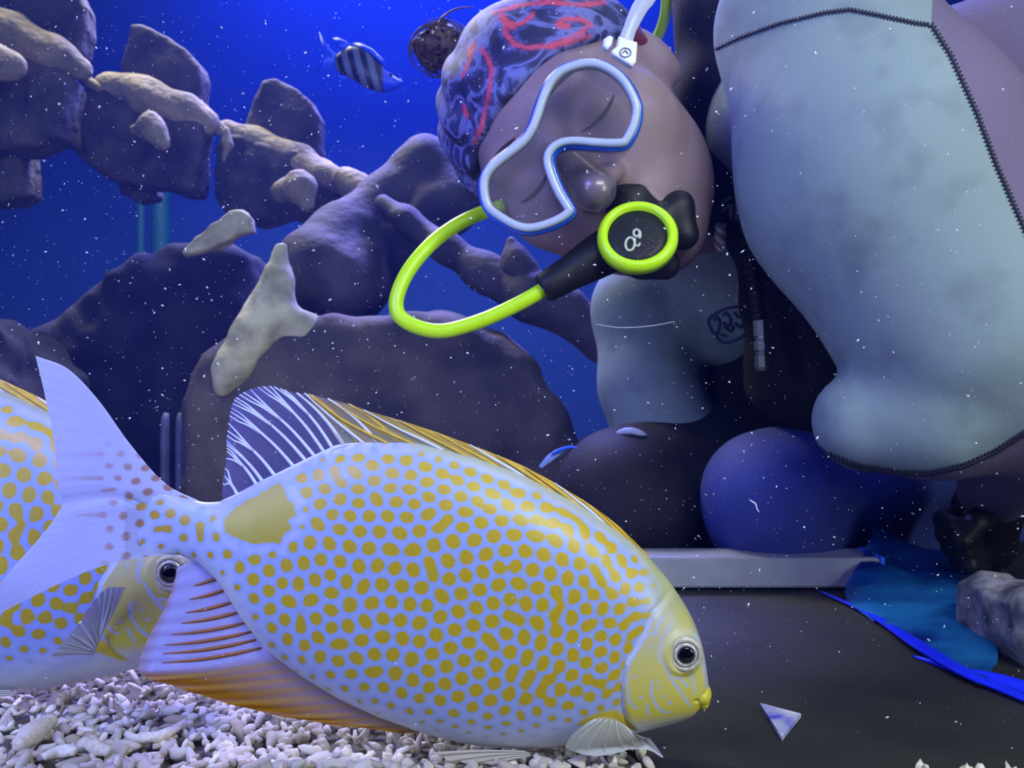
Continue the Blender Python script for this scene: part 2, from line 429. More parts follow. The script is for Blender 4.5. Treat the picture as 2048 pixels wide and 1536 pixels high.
# face lines
LINES = [[(1313,1299),(1327,1330),(1349,1361),(1369,1393)],[(1332,1226),(1312,1250),(1303,1282),(1306,1298)],
         [(1290,1330),(1287,1353),(1297,1378),(1313,1398),(1330,1401)],[(1332,1330),(1349,1333),(1355,1344),(1364,1352)],
         [(1369,1327),(1377,1350),(1380,1368)],[(1280,1378),(1285,1401)],[(1284,1228),(1270,1259),(1245,1293),(1240,1327),(1244,1364),(1256,1381),(1262,1385)],
         [(1296,1238),(1303,1222),(1312,1214)],[(1283,1244),(1300,1240)],
         [(1256,1322),(1257,1322)],[(1312,1364),(1313,1364)],[(1327,1376),(1327,1382)],[(1288,1265),(1287,1266)],[(1270,1362),(1268,1364)],[(1304,1346),(1305,1346)],[(1301,1334),(1302,1335)]]
ln = np.full(PX.shape, 99.0)
for l in LINES: ln = np.minimum(ln, sd_line(PX, PY, l) + 0.9 * vnoise(Xn, 0.12, 9))
face = headm * np.clip((1440 - PY) / 30, 0, 1) * np.clip(1 - (PX - 1380 - (PY - 1290) * 0.25) / 14, 0, 1)
face = face * np.clip((f_depth(PX, PY) - 0.0) / 0.004, 0, 1) * np.interp(PY, [1220, 1300, 1400, 1430], [0.5, 0.85, 1.0, 0.6])
pecb = -sd_poly(PX, PY, [(1146,1420),(1165,1402),(1195,1390),(1222,1388),(1240,1402),(1268,1442),(1252,1440),(1225,1420),(1195,1412),(1170,1418)])
pecb = np.clip(pecb / 6 + 0.6, 0, 1)
olive = np.clip(front + 0.75 * topf * (PX > 820) + np.clip((PX - 1330) / 40, 0, 1) * np.clip((1330 - PY) / 60, 0, 1) * np.clip((eye_s - 40) / 8, 0, 1), 0, 1)
ochre = np.clip((520 - PX) / 260, 0, 1)
at = dict(spot=spot, face=face, blue=1 - np.clip((ln - 1.6) / 1.8, 0, 1), olive=olive, belly=np.clip((PY - belly) / 60, 0, 1), pec=pecb, ochre=ochre, patch=np.clip(patch / 4, 0, 1))
at = {k: np.asarray(v, float).ravel() for k, v in at.items()}

def fish_material():
    m, nt, b, out = new_mat('spotted_fish_skin')
    A = lambda n: N(nt, 'ShaderNodeAttribute', attribute_name=n).outputs['Fac']
    def mix(fac, a, c):
        n = N(nt, 'ShaderNodeMix', data_type='RGBA'); n.clamp_factor = True
        for s, v in ((n.inputs['A'], a), (n.inputs['B'], c)):
            if isinstance(v, tuple): s.default_value = v
            else: L(nt, v, s)
        L(nt, fac, n.inputs['Factor']); return n.outputs['Result']
    def rng_(x, a, c):
        n = N(nt, 'ShaderNodeMapRange', i_1=a, i_2=c) if False else N(nt, 'ShaderNodeMapRange')
        n.inputs['From Min'].default_value = a; n.inputs['From Max'].default_value = c
        L(nt, x, n.inputs['Value']); return n.outputs['Result']
    s = A('spot')
    tc = N(nt, 'ShaderNodeTexCoord')
    no = N(nt, 'ShaderNodeTexNoise', i_Scale=900.0, i_Detail=3.0); L(nt, tc.outputs['Object'], no.inputs['Vector'])
    base = mix(rng_(s, -0.9, 0.0), srgb(176, 184, 228), srgb(146, 166, 228))
    base = mix(A('belly'), base, srgb(216, 216, 222))
    gold = mix(A('ochre'), srgb(200, 170, 26), srgb(176, 126, 48))
    gold = mix(A('patch'), gold, srgb(176, 164, 62))
    gold = mix(rng_(no.outputs['Fac'], 0.35, 0.75), gold, srgb(182, 158, 50))
    c = mix(rng_(s, -0.06, 0.10), base, gold)
    c = mix(A('olive'), c, srgb(176, 178, 136))
    c = mix(A('pec'), c, srgb(214, 190, 60))
    c = mix(A('face'), c, mix(rng_(no.outputs['Fac'], 0.35, 0.65), srgb(216, 198, 52), srgb(204, 198, 96)))
    n = N(nt, 'ShaderNodeMath', operation='MULTIPLY'); L(nt, A('blue'), n.inputs[0]); n.inputs[1].default_value = 0.9
    c = mix(n.outputs[0], c, srgb(176, 190, 240))
    L(nt, c, b.inputs['Base Color'])
    b.inputs['Roughness'].default_value = 0.38; b.inputs['Specular IOR Level'].default_value = 0.55
    n2 = N(nt, 'ShaderNodeTexNoise', i_Scale=1400.0, i_Detail=2.0); L(nt, tc.outputs['Object'], n2.inputs['Vector'])
    bp = N(nt, 'ShaderNodeBump', i_Strength=0.12, i_Distance=0.0006); L(nt, n2.outputs['Fac'], bp.inputs['Height']); L(nt, bp.outputs['Normal'], b.inputs['Normal'])
    return m
M['fish'] = fish_material()

def fin_material(name, cols, opac, dots=False, streak=None):
    """fin membrane: colour runs along 'u' (across the rays) with streaks; attribute 'o' scales opacity"""
    m, nt, b, out = new_mat(name); nt.nodes.remove(b)
    au = N(nt, 'ShaderNodeAttribute', attribute_name='col')
    df = N(nt, 'ShaderNodeBsdfPrincipled'); df.inputs['Roughness'].default_value = 0.45
    L(nt, au.outputs['Color'], df.inputs['Base Color'])
    tl = N(nt, 'ShaderNodeBsdfTranslucent'); L(nt, au.outputs['Color'], tl.inputs[0])
    m1 = N(nt, 'ShaderNodeMixShader'); m1.inputs[0].default_value = 0.35
    L(nt, df.outputs[0], m1.inputs[1]); L(nt, tl.outputs[0], m1.inputs[2])
    tr = N(nt, 'ShaderNodeBsdfTransparent'); m2 = N(nt, 'ShaderNodeMixShader')
    ao = N(nt, 'ShaderNodeAttribute', attribute_name='opac'); L(nt, ao.outputs['Fac'], m2.inputs[0])
    L(nt, tr.outputs[0], m2.inputs[1]); L(nt, m1.outputs[0], m2.inputs[2]); L(nt, m2.outputs[0], out.inputs[0])
    return m
M['fin'] = fin_material('fin_membrane', None, None)
M['ray'] = mat('fin_ray_white', srgb(214, 220, 246), 0.4, 0.05, 300)
M['ray_brown'] = mat('fin_ray_brown', srgb(150, 92, 40), 0.5, 0.1, 300)
M['ray_gold'] = mat('fin_ray_gold', srgb(222, 184, 60), 0.5, 0.2, 300)

def ruled(root, tip, ns, nt_, sweep=0.0):
    """rows from root to tip, ns across, nt_ along; returns px, py grids and s, t"""
    s = np.linspace(0, 1, ns); R = catmull(root, ns); T = catmull(tip, ns); t = np.linspace(0, 1, nt_)
    G = R[:, None] * (1 - t)[None, :, None] + T[:, None] * t[None, :, None]
    if sweep:
        nrm = np.stack([-(T - R)[:, 1], (T - R)[:, 0]], -1)
        G = G + nrm[:, None] * (sweep * np.sin(np.pi * t))[None, :, None]
    return G[..., 0], G[..., 1], np.repeat(s[:, None], nt_, 1), np.repeat(t[None], ns, 0)
def sheet(px, py, off, th=0.0004):
    """thin closed sheet from pixel grids and offset from the middle plane"""
    a = fish_pt(px, py, off + th / 2); b2 = fish_pt(px, py, off - th / 2); n, k = px.shape
    V = np.vstack([a.reshape(-1, 3), b2.reshape(-1, 3)]); i = np.arange(n * k).reshape(n, k)
    f = np.stack([i[:-1, :-1], i[:-1, 1:], i[1:, 1:], i[1:, :-1]], -1).reshape(-1, 4)
    return V, f.tolist() + (f[:, ::-1] + n * k).tolist()

def lerp3(a, c, t): return np.asarray(a)[None, None, :3] * (1 - t[..., None]) + np.asarray(c)[None, None, :3] * t[..., None]
def two(a): return np.concatenate([a.reshape((-1,) + a.shape[2:])] * 2)

FG = 'golden-spotted fish on the gravel'
fish = thing('spotted_fish', FO, 'large pale fish with golden spots lying whole along the gravel', 'fish')
body = mesh('body', Vf.reshape(-1, 3), faces, M['fish'], fish, attrs=at)

# tail
up = [(400,1003),(330,966),(262,888),(200,800),(140,738),(75,712)]
lo = [(400,1108),(340,1108),(270,1117),(190,1137),(100,1176),(0,1226),(-60,1252)]
tr = [(75,712),(92,790),(106,870),(112,951),(118,1002),(106,1037),(68,1085),(0,1163),(-60,1252)]
ns, nt_ = 150, 80
s = np.linspace(0, 1, ns)[:, None]; t = np.linspace(0, 1, nt_)[None]
U = catmull(up, nt_)[None]; Lw = catmull(lo, nt_)[None]; T = catmull(tr, ns)[:, None]; R = np.linspace((400, 1003), (400, 1108), ns)[:, None]
s3, t3 = s[..., None], t[..., None]
G = U * (1 - s3) + Lw * s3 + R * (1 - t3) + T * t3 - (R[:1] * (1 - s3) * (1 - t3) + R[-1:] * s3 * (1 - t3) + T[:1] * (1 - s3) * t3 + T[-1:] * s3 * t3)
px, py = G[..., 0], G[..., 1]
S = np.repeat(s, nt_, 1); TT = np.repeat(t, ns, 0)
off = 0.003 * np.sin(TT * 2.6 + S * 2.0) * TT + 0.00005 * np.sin(S * 2 * np.pi * 24) * TT
off[:] += -0.0022 * np.exp(-((S - 0.52) / 0.05) ** 2) * TT
col = lerp3(srgb(212, 218, 246), srgb(196, 200, 232), np.clip(TT * 1.5, 0, 1))
dx = spot_at(px, py)
dm = np.clip((dx - np.interp(px, [110, 200, 330], [0.62, 0.48, 0.2])) * 5, 0, 1) * np.clip((px - 110) / 170, 0.0, 1) * np.clip((py - 850) / 90, 0, 1) * np.clip((1150 - py) / 40, 0, 1)
col = col * (1 - 0.8 * dm[..., None]) + np.array(srgb(176, 120, 78)[:3]) * 0.8 * dm[..., None]
opc = 0.97 - 0.12 * TT
V, f = sheet(px, py, off)
tail = mesh('tail_fin', V, f, M['fin'], fish, attrs=dict(col=two(col), opac=two(opc)))

# soft back fin with white rays
droot = [(446,1003),(513,975),(537,962),(591,935),(625,918),(653,904),(680,892),(730,886),(790,884),(850,888)]
dtip = [(444,988),(454,906),(454,878),(462,822),(478,790),(534,772),(585,784),(634,792),(690,806),(770,832)]
px, py, S, TT = ruled(droot, dtip, 110, 24, 0.05)
off = 0.0008 * np.sin(S * 40) * TT
col = lerp3(srgb(120, 120, 190), srgb(150, 140, 120), np.clip((S - 0.6) * 3, 0, 1))
V, f = sheet(px, py, off, 0.0003)
dors = mesh('back_fin', V, f, M['fin'], fish, attrs=dict(col=two(col), opac=two(0.16 + 0.10 * TT + 0.25 * np.clip((S - 0.7) * 3, 0, 1))))
for k in range(13):
    sv = 0.05 + k * 0.071
    i = int(sv * 109); js = np.linspace(0, 23, 8).astype(int)
    base = fish_pt(px[i, js], py[i, js], off[i, js] + 0.0003)
    if sv < 0.66:
        parts = [tube(base[:6], [0.0009, 0.0008, 0.0007, 0.0006], seg=6, n=12)]
        for dv in (-0.022, 0.0, 0.022):
            e = np.array([fish_pt(px[min(109, max(0, int((sv + dv * a) * 109))), j], py[min(109, max(0, int((sv + dv * a) * 109))), j], 0.0004) for j, a in ((12, 0.0), (17, 0.4), (20, 0.8), (23, 1.0))])
            parts.append(tube(e, [0.0006, 0.0005, 0.0004, 0.00025], seg=6, n=10))
        V, f = join(parts)
        mesh('fin_ray', V, f, M['ray'], dors)
    else:
        V, f = tube(base, [0.0010, 0.0009, 0.0007, 0.0004], seg=6, n=14); mesh('fin_ray', V, f, M['ray'] if k % 2 else M['ray_gold'], dors)
rl = np.array([fish_pt(np.array(float(a)), np.array(float(c)), 0.0012) for a, c in droot[:8]])
V, f = tube(rl, [0.0008, 0.0014, 0.0016, 0.0014, 0.0010, 0.0005], seg=8, n=40); mesh('fin_base', V, f, M['ray'], dors)

# folded yellow spines along the back
sroot = [(690,900),(760,888),(850,892),(950,918),(1050,955),(1150,1008),(1230,1062),(1300,1122)]
stip = [(610,786),(700,812),(830,850),(950,893),(1050,934),(1150,990),(1230,1046),(1298,1112)]
px, py, S, TT = ruled(sroot, stip, 160, 14)
wv = np.sin(S * 60 + TT * 9)
off = 0.0012 * (1 - TT) + 0.0004 * wv
col = lerp3(srgb(176, 176, 150), srgb(226, 190, 60), np.clip(TT * 0.7 + S * 0.5 + 0.2 * wv, 0, 1))
V, f = sheet(px, py, off, 0.0008)
spn = mesh('spiny_fin', V, f, M['fin'], fish, attrs=dict(col=two(col), opac=two(np.clip(0.25 + S * 1.2, 0, 0.95))))
for k in range(11):
    i = int((0.1 + 0.08 * k) * 159); i2 = max(0, i - 26)
    pts = np.array([fish_pt(px[i + int((i2 - i) * a), int(13 * a)], py[i + int((i2 - i) * a), int(13 * a)], 0.0016 - 0.0006 * a) for a in (0, .33, .66, 1)])
    V, f = tube(pts, [0.0007, 0.0008, 0.0006, 0.0003], seg=6, n=12); mesh('spine', V, f, M['ray_gold'] if k % 3 else M['ray'], spn)

# anal fin
aroot = [(405,1108),(440,1140),(468,1176),(488,1210),(508,1240),(524,1268),(540,1290),(572,1316),(626,1348),(694,1384),(768,1416),(826,1438),(885,1456)]
atip = [(357,1135),(350,1168),(336,1206),(319,1240),(303,1268),(290,1298),(282,1324),(290,1349),(345,1367),(430,1395),(541,1424),(650,1443),(800,1462)]
px, py, S, TT = ruled(aroot, atip, 150, 30, -0.03)
gold = np.clip((S - 0.545) / 0.05, 0, 1)
st = 0.5 + 0.5 * np.sin(S * 150 + 1.5 * np.sin(TT * 4))
col = lerp3(srgb(180, 182, 232), srgb(156, 104, 22), gold * (0.35 + 0.75 * np.clip(TT * 1.2, 0, 1)))
col = col * (1 - (0.55 * gold * st)[..., None]) + np.array(srgb(200, 158, 34)[:3]) * (0.55 * gold * st)[..., None]
edge = np.clip((TT - 0.9) * 10, 0, 1) * (1 - gold)
col = col * (1 - 0.6 * edge[..., None]) + np.array(srgb(170, 130, 110)[:3]) * 0.6 * edge[..., None]
off = 0.0005 * np.sin(S * 2 * np.pi * 13 + 1.2) * TT + 0.002 * TT
V, f = sheet(px, py, off, 0.0004)
anal = mesh('anal_fin', V, f, M['fin'], fish, attrs=dict(col=two(col), opac=two(0.74 + 0.24 * gold)))
for k in range(8):
    sv = 0.11 + k * 0.0565; i = int(sv * 149)
    a0, a1 = (0.10, 0.62 + 0.045 * k)
    js = np.linspace(int(a0 * 29), int(min(a1, 0.86) * 29), 5).astype(int)
    V, f = tube(fish_pt(px[i, js], py[i, js], off[i, js] + 0.0004), [0.0005, 0.0009, 0.0009, 0.0007, 0.0002], seg=6, n=12)
    mesh('fin_ray', V, f, M['ray_brown'], anal)

# breast fin, belly fin
proot = [(1178,1402),(1195,1399),(1210,1401),(1222,1406),(1232,1413),(1240,1422),(1247,1433)]
ptip = [(1136,1430),(1128,1462),(1180,1482),(1245,1481),(1290,1482),(1319,1496),(1288,1452)]
px, py, S, TT = ruled(proot, ptip, 70, 20, 0.04)
off = f_depth(px, np.minimum(py, 1470)) * np.clip(1.0 - 0.2 * TT, 0, 1) + 0.002 + 0.008 * TT + 0.00012 * np.sin(S * 95)
off = np.where(S > 0.6, off, off)
V, f = sheet(px, py, off, 0.0004)
col = lerp3(srgb(226, 222, 200), srgb(226, 228, 236), TT)
pect = mesh('breast_fin', V, f, M['fin'], fish, attrs=dict(col=two(col), opac=two(0.75 + 0.1 * S)))
for k in range(9):
    i = int((0.1 + 0.1 * k) * 69); js = np.linspace(1, 18, 5).astype(int)
    V, f = tube(fish_pt(px[i, js], py[i, js], off[i, js]), [0.0004, 0.0003, 0.0003, 0.0001], seg=5, n=10); mesh('fin_ray', V, f, M['ray'], pect)
px, py, S, TT = ruled([(1050,1484),(1056,1488),(1060,1493)], [(868,1480),(915,1497),(985,1502)], 20, 16, 0.02)
V, f = sheet(px, py, 0.010 + 0.004 * TT + 0.0006 * np.sin(S * 20), 0.0006)
mesh('belly_fin', V, f, M['fin'], fish, attrs=dict(col=two(lerp3(srgb(226, 224, 214), srgb(220, 210, 190), TT)), opac=two(0.8 + 0 * TT)))

# eye and lips
def eye_parts(parent, cx, cy, r, sgn=1):
    d0 = float(f_depth(np.array(cx), np.array(cy))) * 1.0 + 0.0028
    k = FD / F; c = fish_pt(np.array(float(cx)), np.array(float(cy)), sgn * d0)
    X, Y, Z = np.array([1, 0, 0.]), np.array([0, 0, 1.]), np.array([0, -1.0 * sgn, 0])
    def put(name, prof, m, par):
        V, f = lathe(prof, 40); return mesh(name, frame_to(V, c, X, Y, Z), f if sgn > 0 else [q[::-1] for q in f], m, par)
    e = put('eye', [(r * k, -0.004), (r * k, 0.0), (r * 0.94 * k, 0.0012), (r * 0.8 * k, 0.0016), (r * 0.72 * k, 0.0012), (r * 0.70 * k, -0.001), (0.0, -0.001)], M['eyerim'], parent)
    put('iris', [(r * 0.71 * k, 0.0006), (r * 0.66 * k, 0.0016), (r * 0.52 * k, 0.0023), (r * 0.50 * k, 0.0010), (0, 0.0010)], M['iris'], e)
    put('pupil', [(r * 0.52 * k, 0.0017), (r * 0.40 * k, 0.0024), (r * 0.2 * k, 0.0028), (0.0, 0.0029)], M['pupil'], e)
M['eyerim'] = mat('eye_rim', srgb(206, 200, 180), 0.25, 0.25, 600, spec=0.6, coat=0.5)
M['iris'] = mat('silver_iris', srgb(226, 220, 214), 0.2, 0.3, 500, metal=0.3, coat=0.6)
M['pupil'] = mat('black_pupil', srgb(10, 10, 22), 0.08, 0.0, 50, coat=1.0)
eye_parts(fish, 1356, 1286, 34, 1); eye_parts(fish, 1356, 1286, 34, -1)
M['lip'] = mat('yellow_lip', srgb(214, 206, 60), 0.4, 0.15, 400, 0.2, 900)
k = FD / F
def lipf(X):
    d = sd_ell(X, fish_pt(np.array(1396.), np.array(1383.), 0.), (25 * k, 0.0110, 25 * k))
    d = smin(d, sd_ell(X, fish_pt(np.array(1402.), np.array(1400.), 0.), (14 * k, 0.0085, 15 * k)), 0.0015)
    return smax(d, -sd_ell(X, fish_pt(np.array(1390.), np.array(1416.), 0.), (9 * k, 0.02, 8 * k)), 0.0008)
V, f = nets_box(lipf, fish_pt(np.array(1370.), np.array(1422.), 0.015), fish_pt(np.array(1434.), np.array(1350.), -0.015), 0.0007)
mesh('lip', V, f, M['lip'], fish)

def copy_tree(o, parent=None):
    c = o.copy(); C.objects.link(c); c.parent = parent
    for ch in [q for q in o.children]: copy_tree(ch, c)
    return c
# the second fish, behind the tail of the first, head the same way
SD = 0.482; k2 = SD / FD * 1.10
fish2 = copy_tree(fish)
fish2['label'] = 'golden-spotted fish half hidden behind the tail of the whole one'
ang = math.radians(3.0)                      # nose slightly up
fish2.scale = (k2, k2 * 0.8, k2); fish2.rotation_euler = (0, -ang, 0)
Rm = Matrix.Rotation(-ang, 3, 'Y'); el = fish_pt(np.array(1356.), np.array(1286.), 0.0) * k2
fish2.location = Vector(P(366, 1132, SD)) - Rm @ Vector(el)
for ch in list(fish2.children):              # its breast fin is raised
    if ch.name.startswith('breast_fin'):
        for g in list(ch.children): bpy.data.objects.remove(g)
        bpy.data.objects.remove(ch)
px, py, S, TT = ruled([(1228,1390),(1236,1398),(1240,1408),(1244,1420)], [(1150,1440),(1165,1400),(1230,1330),(1288,1290)][::-1], 60, 20, 0.03)
px, py, S, TT = ruled([(1238,1384),(1232,1395),(1226,1408),(1220,1420)], [(1298,1296),(1262,1300),(1212,1362),(1164,1408)], 60, 20, 0.03)
off = f_depth(px, py) + 0.003 + 0.009 * TT + 0.0006 * np.sin(S * 75)
V, f = sheet(px, py, off, 0.0004)
pf = mesh('breast_fin', V, f, M['fin'], fish2, attrs=dict(col=two(lerp3(srgb(214, 214, 220), srgb(210, 212, 232), TT)), opac=two(0.75 + 0 * TT)))
for kk in range(9):
    i = int((0.1 + 0.1 * kk) * 59); js = np.linspace(1, 18, 5).astype(int)
    V, f = tube(fish_pt(px[i, js], py[i, js], off[i, js] + 0.0003), [0.0006, 0.0005, 0.0004, 0.0002], seg=5, n=10); mesh('fin_ray', V, f, M['ray'], pf)
# ------------------------------------------------------------------ gravel
M['gravel'] = None
def gravel_material():
    m, nt, b, out = new_mat('coral_gravel')
    oi = N(nt, 'ShaderNodeObjectInfo'); at_ = N(nt, 'ShaderNodeAttribute', attribute_name='rnd')
    ad = N(nt, 'ShaderNodeMath', operation='ADD'); L(nt, oi.outputs['Random'], ad.inputs[0]); L(nt, at_.outputs['Fac'], ad.inputs[1])
    fr = N(nt, 'ShaderNodeMath', operation='FRACT'); L(nt, ad.outputs[0], fr.inputs[0])
    r = N(nt, 'ShaderNodeValToRGB'); cr = r.color_ramp
    cr.elements[0].color = srgb(188, 172, 150); cr.elements[0].position = 0.0
    cr.elements[1].color = srgb(250, 246, 236); cr.elements[1].position = 1.0
    for p_, c_ in ((0.15, srgb(222, 208, 188)), (0.5, srgb(240, 232, 216)), (0.75, srgb(228, 216, 200))):
        e = cr.elements.new(p_); e.color = c_
    L(nt, fr.outputs[0], r.inputs['Fac'])
    tc = N(nt, 'ShaderNodeTexCoord'); no = N(nt, 'ShaderNodeTexNoise', i_Scale=500.0, i_Detail=3.0); L(nt, tc.outputs['Object'], no.inputs['Vector'])
    mx = N(nt, 'ShaderNodeMix', data_type='RGBA', blend_type='MULTIPLY'); mx.inputs['Factor'].default_value = 0.45
    rr = N(nt, 'ShaderNodeValToRGB'); rr.color_ramp.elements[0].color = (0.5, 0.45, 0.4, 1); rr.color_ramp.elements[0].position = 0.3; rr.color_ramp.elements[1].position = 0.6
    L(nt, no.outputs['Fac'], rr.inputs['Fac']); L(nt, r.outputs['Color'], mx.inputs['A']); L(nt, rr.outputs['Color'], mx.inputs['B'])
    L(nt, mx.outputs['Result'], b.inputs['Base Color']); b.inputs['Roughness'].default_value = 0.8
    bp = N(nt, 'ShaderNodeBump', i_Strength=0.5, i_Distance=0.0008); L(nt, no.outputs['Fac'], bp.inputs['Height']); L(nt, bp.outputs['Normal'], b.inputs['Normal'])
    return m
M['gravel'] = gravel_material()

def ico(sub):
    bm = bmesh.new(); bmesh.ops.create_icosphere(bm, subdivisions=sub, radius=1.0)
    V = np.array([v.co[:] for v in bm.verts]); Fc = [tuple(v.index for v in f.verts) for f in bm.faces]; bm.free(); return V, Fc
ICO1, ICF1 = ico(1); ICO2, ICF2 = ico(2)
def pebble(seed, V0, kind):
    r = np.random.default_rng(seed); V = V0.copy()
    if kind == 'finger':      # broken coral finger, bent, knobbly
        V = V * np.array([r.uniform(1.7, 2.6), r.uniform(.55, .75), r.uniform(.55, .75)])
        V[:, 1] += r.uniform(-.12, .12) * V[:, 0] ** 2; V[:, 2] += r.uniform(-.08, .08) * V[:, 0] ** 2
    elif kind == 'fork':
        V = V * np.array([1.7, .7, .6]); m_ = V[:, 0] > 0.3; V[m_, 1] += np.sign(V[m_, 1] + 1e-6) * 0.7 * (V[m_, 0] - .3)
    else:
        V = V * np.array([r.uniform(1.0, 1.5), r.uniform(.75, 1.05), r.uniform(.55, .85)])
    n = vnoise(V + seed * 3.1, 1.3, 11); V = V * (1 + 0.28 * n)[:, None]
    for _ in range(3):        # broken faces
        a = unit(r.normal(size=3)); h = V @ a; lim = r.uniform(0.6, 0.85) * h.max(); V = V - np.maximum(h - lim, 0)[:, None] * a * 0.85
    return V
KIN = ['chip', 'finger', 'chip', 'fork', 'chip', 'finger', 'chip', 'finger', 'chip', 'chip', 'finger', 'fork']
def rotm(r):
    q = unit(r.normal(size=4)); w_, x, y, z = q
    return np.array([[1-2*(y*y+z*z), 2*(x*y-z*w_), 2*(x*z+y*w_)], [2*(x*y+z*w_), 1-2*(x*x+z*z), 2*(y*z-x*w_)], [2*(x*z-y*w_), 2*(y*z+x*w_), 1-2*(x*x+y*y)]])
def mat_edge(y):               # left edge of the dark mat on the floor
    return 0.068 - (y - 0.40) * 0.35
r = np.random.default_rng(21)
def on_gravel(x, y): return (x < mat_edge(y)) | ((y < 0.400) & (x > 0.19)) | ((y < 0.388))
# uncountable bed
PV = [pebble(200 + i, ICO1, KIN[i]) for i in range(12)]
parts_v, parts_f, parts_r, base = [], [], [], 0
for layer, (zz, cnt) in enumerate(((GRAVEL - 0.0050, 2600), (GRAVEL - 0.0022, 4200))):
    x = r.uniform(-0.36, 0.30, cnt); y = 0.305 + (r.uniform(0, 1, cnt) ** 1.4) * 0.5
    for a, c in zip(x, y):
        if not on_gravel(a, c): continue
        i = r.integers(12); sc_ = r.uniform(0.0018, 0.0036) * (1.0 if c < 0.55 else 1.3)
        v = PV[i] @ rotm(r).T * sc_ + np.array([a, c, zz + r.uniform(-.001, .001) + 0.0015 * vnoise(np.array([a, c, 0.]), 30.0, 3)])
        parts_v.append(v); parts_f.append(np.array(ICF1) + base); parts_r.append(np.full(len(v), r.uniform())); base += len(v)
tag(mesh('gravel_bed', np.vstack(parts_v), np.vstack(parts_f).tolist(), M['gravel'], attrs=dict(rnd=np.concatenate(parts_r))),
    'bed of pale broken coral gravel under the fish', 'gravel', kind='stuff')
# the three hundred that show largest
PM = []
for i in range(12):
    me = bpy.data.meshes.new('gravel_piece'); me.from_pydata(pebble(300 + i, ICO2, KIN[i]).tolist(), [], ICF2); me.shade_smooth(); me.materials.append(M['gravel']); PM.append(me)
cnt = 0; taken = []
GL = 'loose pale coral gravel chip on top of the bed in front of the spotted fish'
while cnt < 292:
    a = r.uniform(-0.245, 0.075); c = 0.372 + 0.10 * r.uniform() ** 1.5
    if not (a < mat_edge(c) - 0.003): continue
    if c > 0.402 and a > -0.09: continue
    if taken and np.min(np.hypot(np.array(taken)[:, 0] - a, np.array(taken)[:, 1] - c)) < 0.0042: continue
    taken.append((a, c)); i = int(r.integers(12)); s_ = r.uniform(0.0022, 0.0042) * (1.15 if KIN[i] != 'chip' else 1.0)
    o = bpy.data.objects.new('gravel_piece', PM[i]); C.objects.link(o)
    o.location = (a, c, GRAVEL - 0.0002 + 0.0015 * float(vnoise(np.array([a, c, 0.]), 30.0, 3)) - (0.0022 if c > 0.402 else 0)); o.scale = (s_,) * 3
    o.rotation_euler = (r.uniform(-.5, .5), r.uniform(-.5, .5), r.uniform(0, 6.28))
    tag(o, GL, 'gravel', 'gravel chips'); cnt += 1
# a few standing out by size and shape
def big_piece(pts, rad, label):
    V, f = tube(pts, rad, n=20, seg=12); V = V + 0.0009 * vnoise(V, 260.0, 4)[:, None] * np.array([1, 1, 1])
    tag(mesh('gravel_piece', V, f, M['gravel'], attrs=dict(rnd=np.full(len(V), 0.97))), label, 'gravel', 'long gravel pieces')
def gp(px, py, up=0.003): p = FP(px, py); return p + np.array([0, 0, up])
big_piece([gp(36, 1503), gp(62, 1482), gp(104, 1450)], [0.0035, 0.0062, 0.0035], 'big smooth white gravel oval, widest piece in the bed')
big_piece([gp(254, 1480), gp(285, 1489), gp(330, 1480), gp(368, 1458)], [0.0020, 0.0026, 0.0027, 0.0014], 'long curved white coral finger lying across the gravel')
big_piece([gp(164, 1500), gp(190, 1508), gp(219, 1517)], [0.0030, 0.0036, 0.0018], 'tapered white gravel chip beside the long coral finger')
big_piece([gp(85, 1528), gp(120, 1515), gp(150, 1516)], [0.0020, 0.0030, 0.0022], 'bent pinkish gravel finger below the big white oval')

# ------------------------------------------------------------------ dark mat and litter on the floor at right
M['mat'] = mat('dark_mat', srgb(46, 45, 38), 0.65, 0.0, 9, 0.25, 500, col2=srgb(22, 22, 22), detail=6)
zm = GRAVEL - 0.0015
def mp(x, y, z=zm): return np.array([x, y, z])
ol = [(mat_edge(0.392), 0.392), (0.16, 0.394), (0.30, 0.398), (0.62, 0.40), (0.75, 0.5), (0.80, 0.98), (mat_edge(0.75), 0.98), (mat_edge(0.72), 0.72), (mat_edge(0.55), 0.55)]
n = len(ol); V = [mp(a, c) for a, c in ol] + [mp(a, c, FLOOR) for a, c in ol]
f = [tuple(range(n))] + [(i, i + n, (i + 1) % n + n, (i + 1) % n) for i in range(n)]
tag(mesh('floor_mat', V, f, M['mat'], smooth=False), 'flat dark grey mat on the tank floor beside the gravel', 'mat')

M['shard'] = mat('blue_white_shard', srgb(60, 66, 200), 0.4, 0.0, 55, col2=srgb(214, 212, 216))
tri = [FP(1520, 1414, zm), FP(1602, 1436, zm), FP(1564, 1484, zm)]
V = [p + np.array([0, 0, 0.0024]) for p in tri] + [p + np.array([0, 0, 0.0004]) for p in tri]
tag(mesh('plastic_shard', V, [(2, 1, 0), (3, 4, 5), (0, 1, 4, 3), (1, 2, 5, 4), (2, 0, 3, 5)], M['shard'], smooth=False), 'small triangular blue and white shard on the dark mat', 'litter')

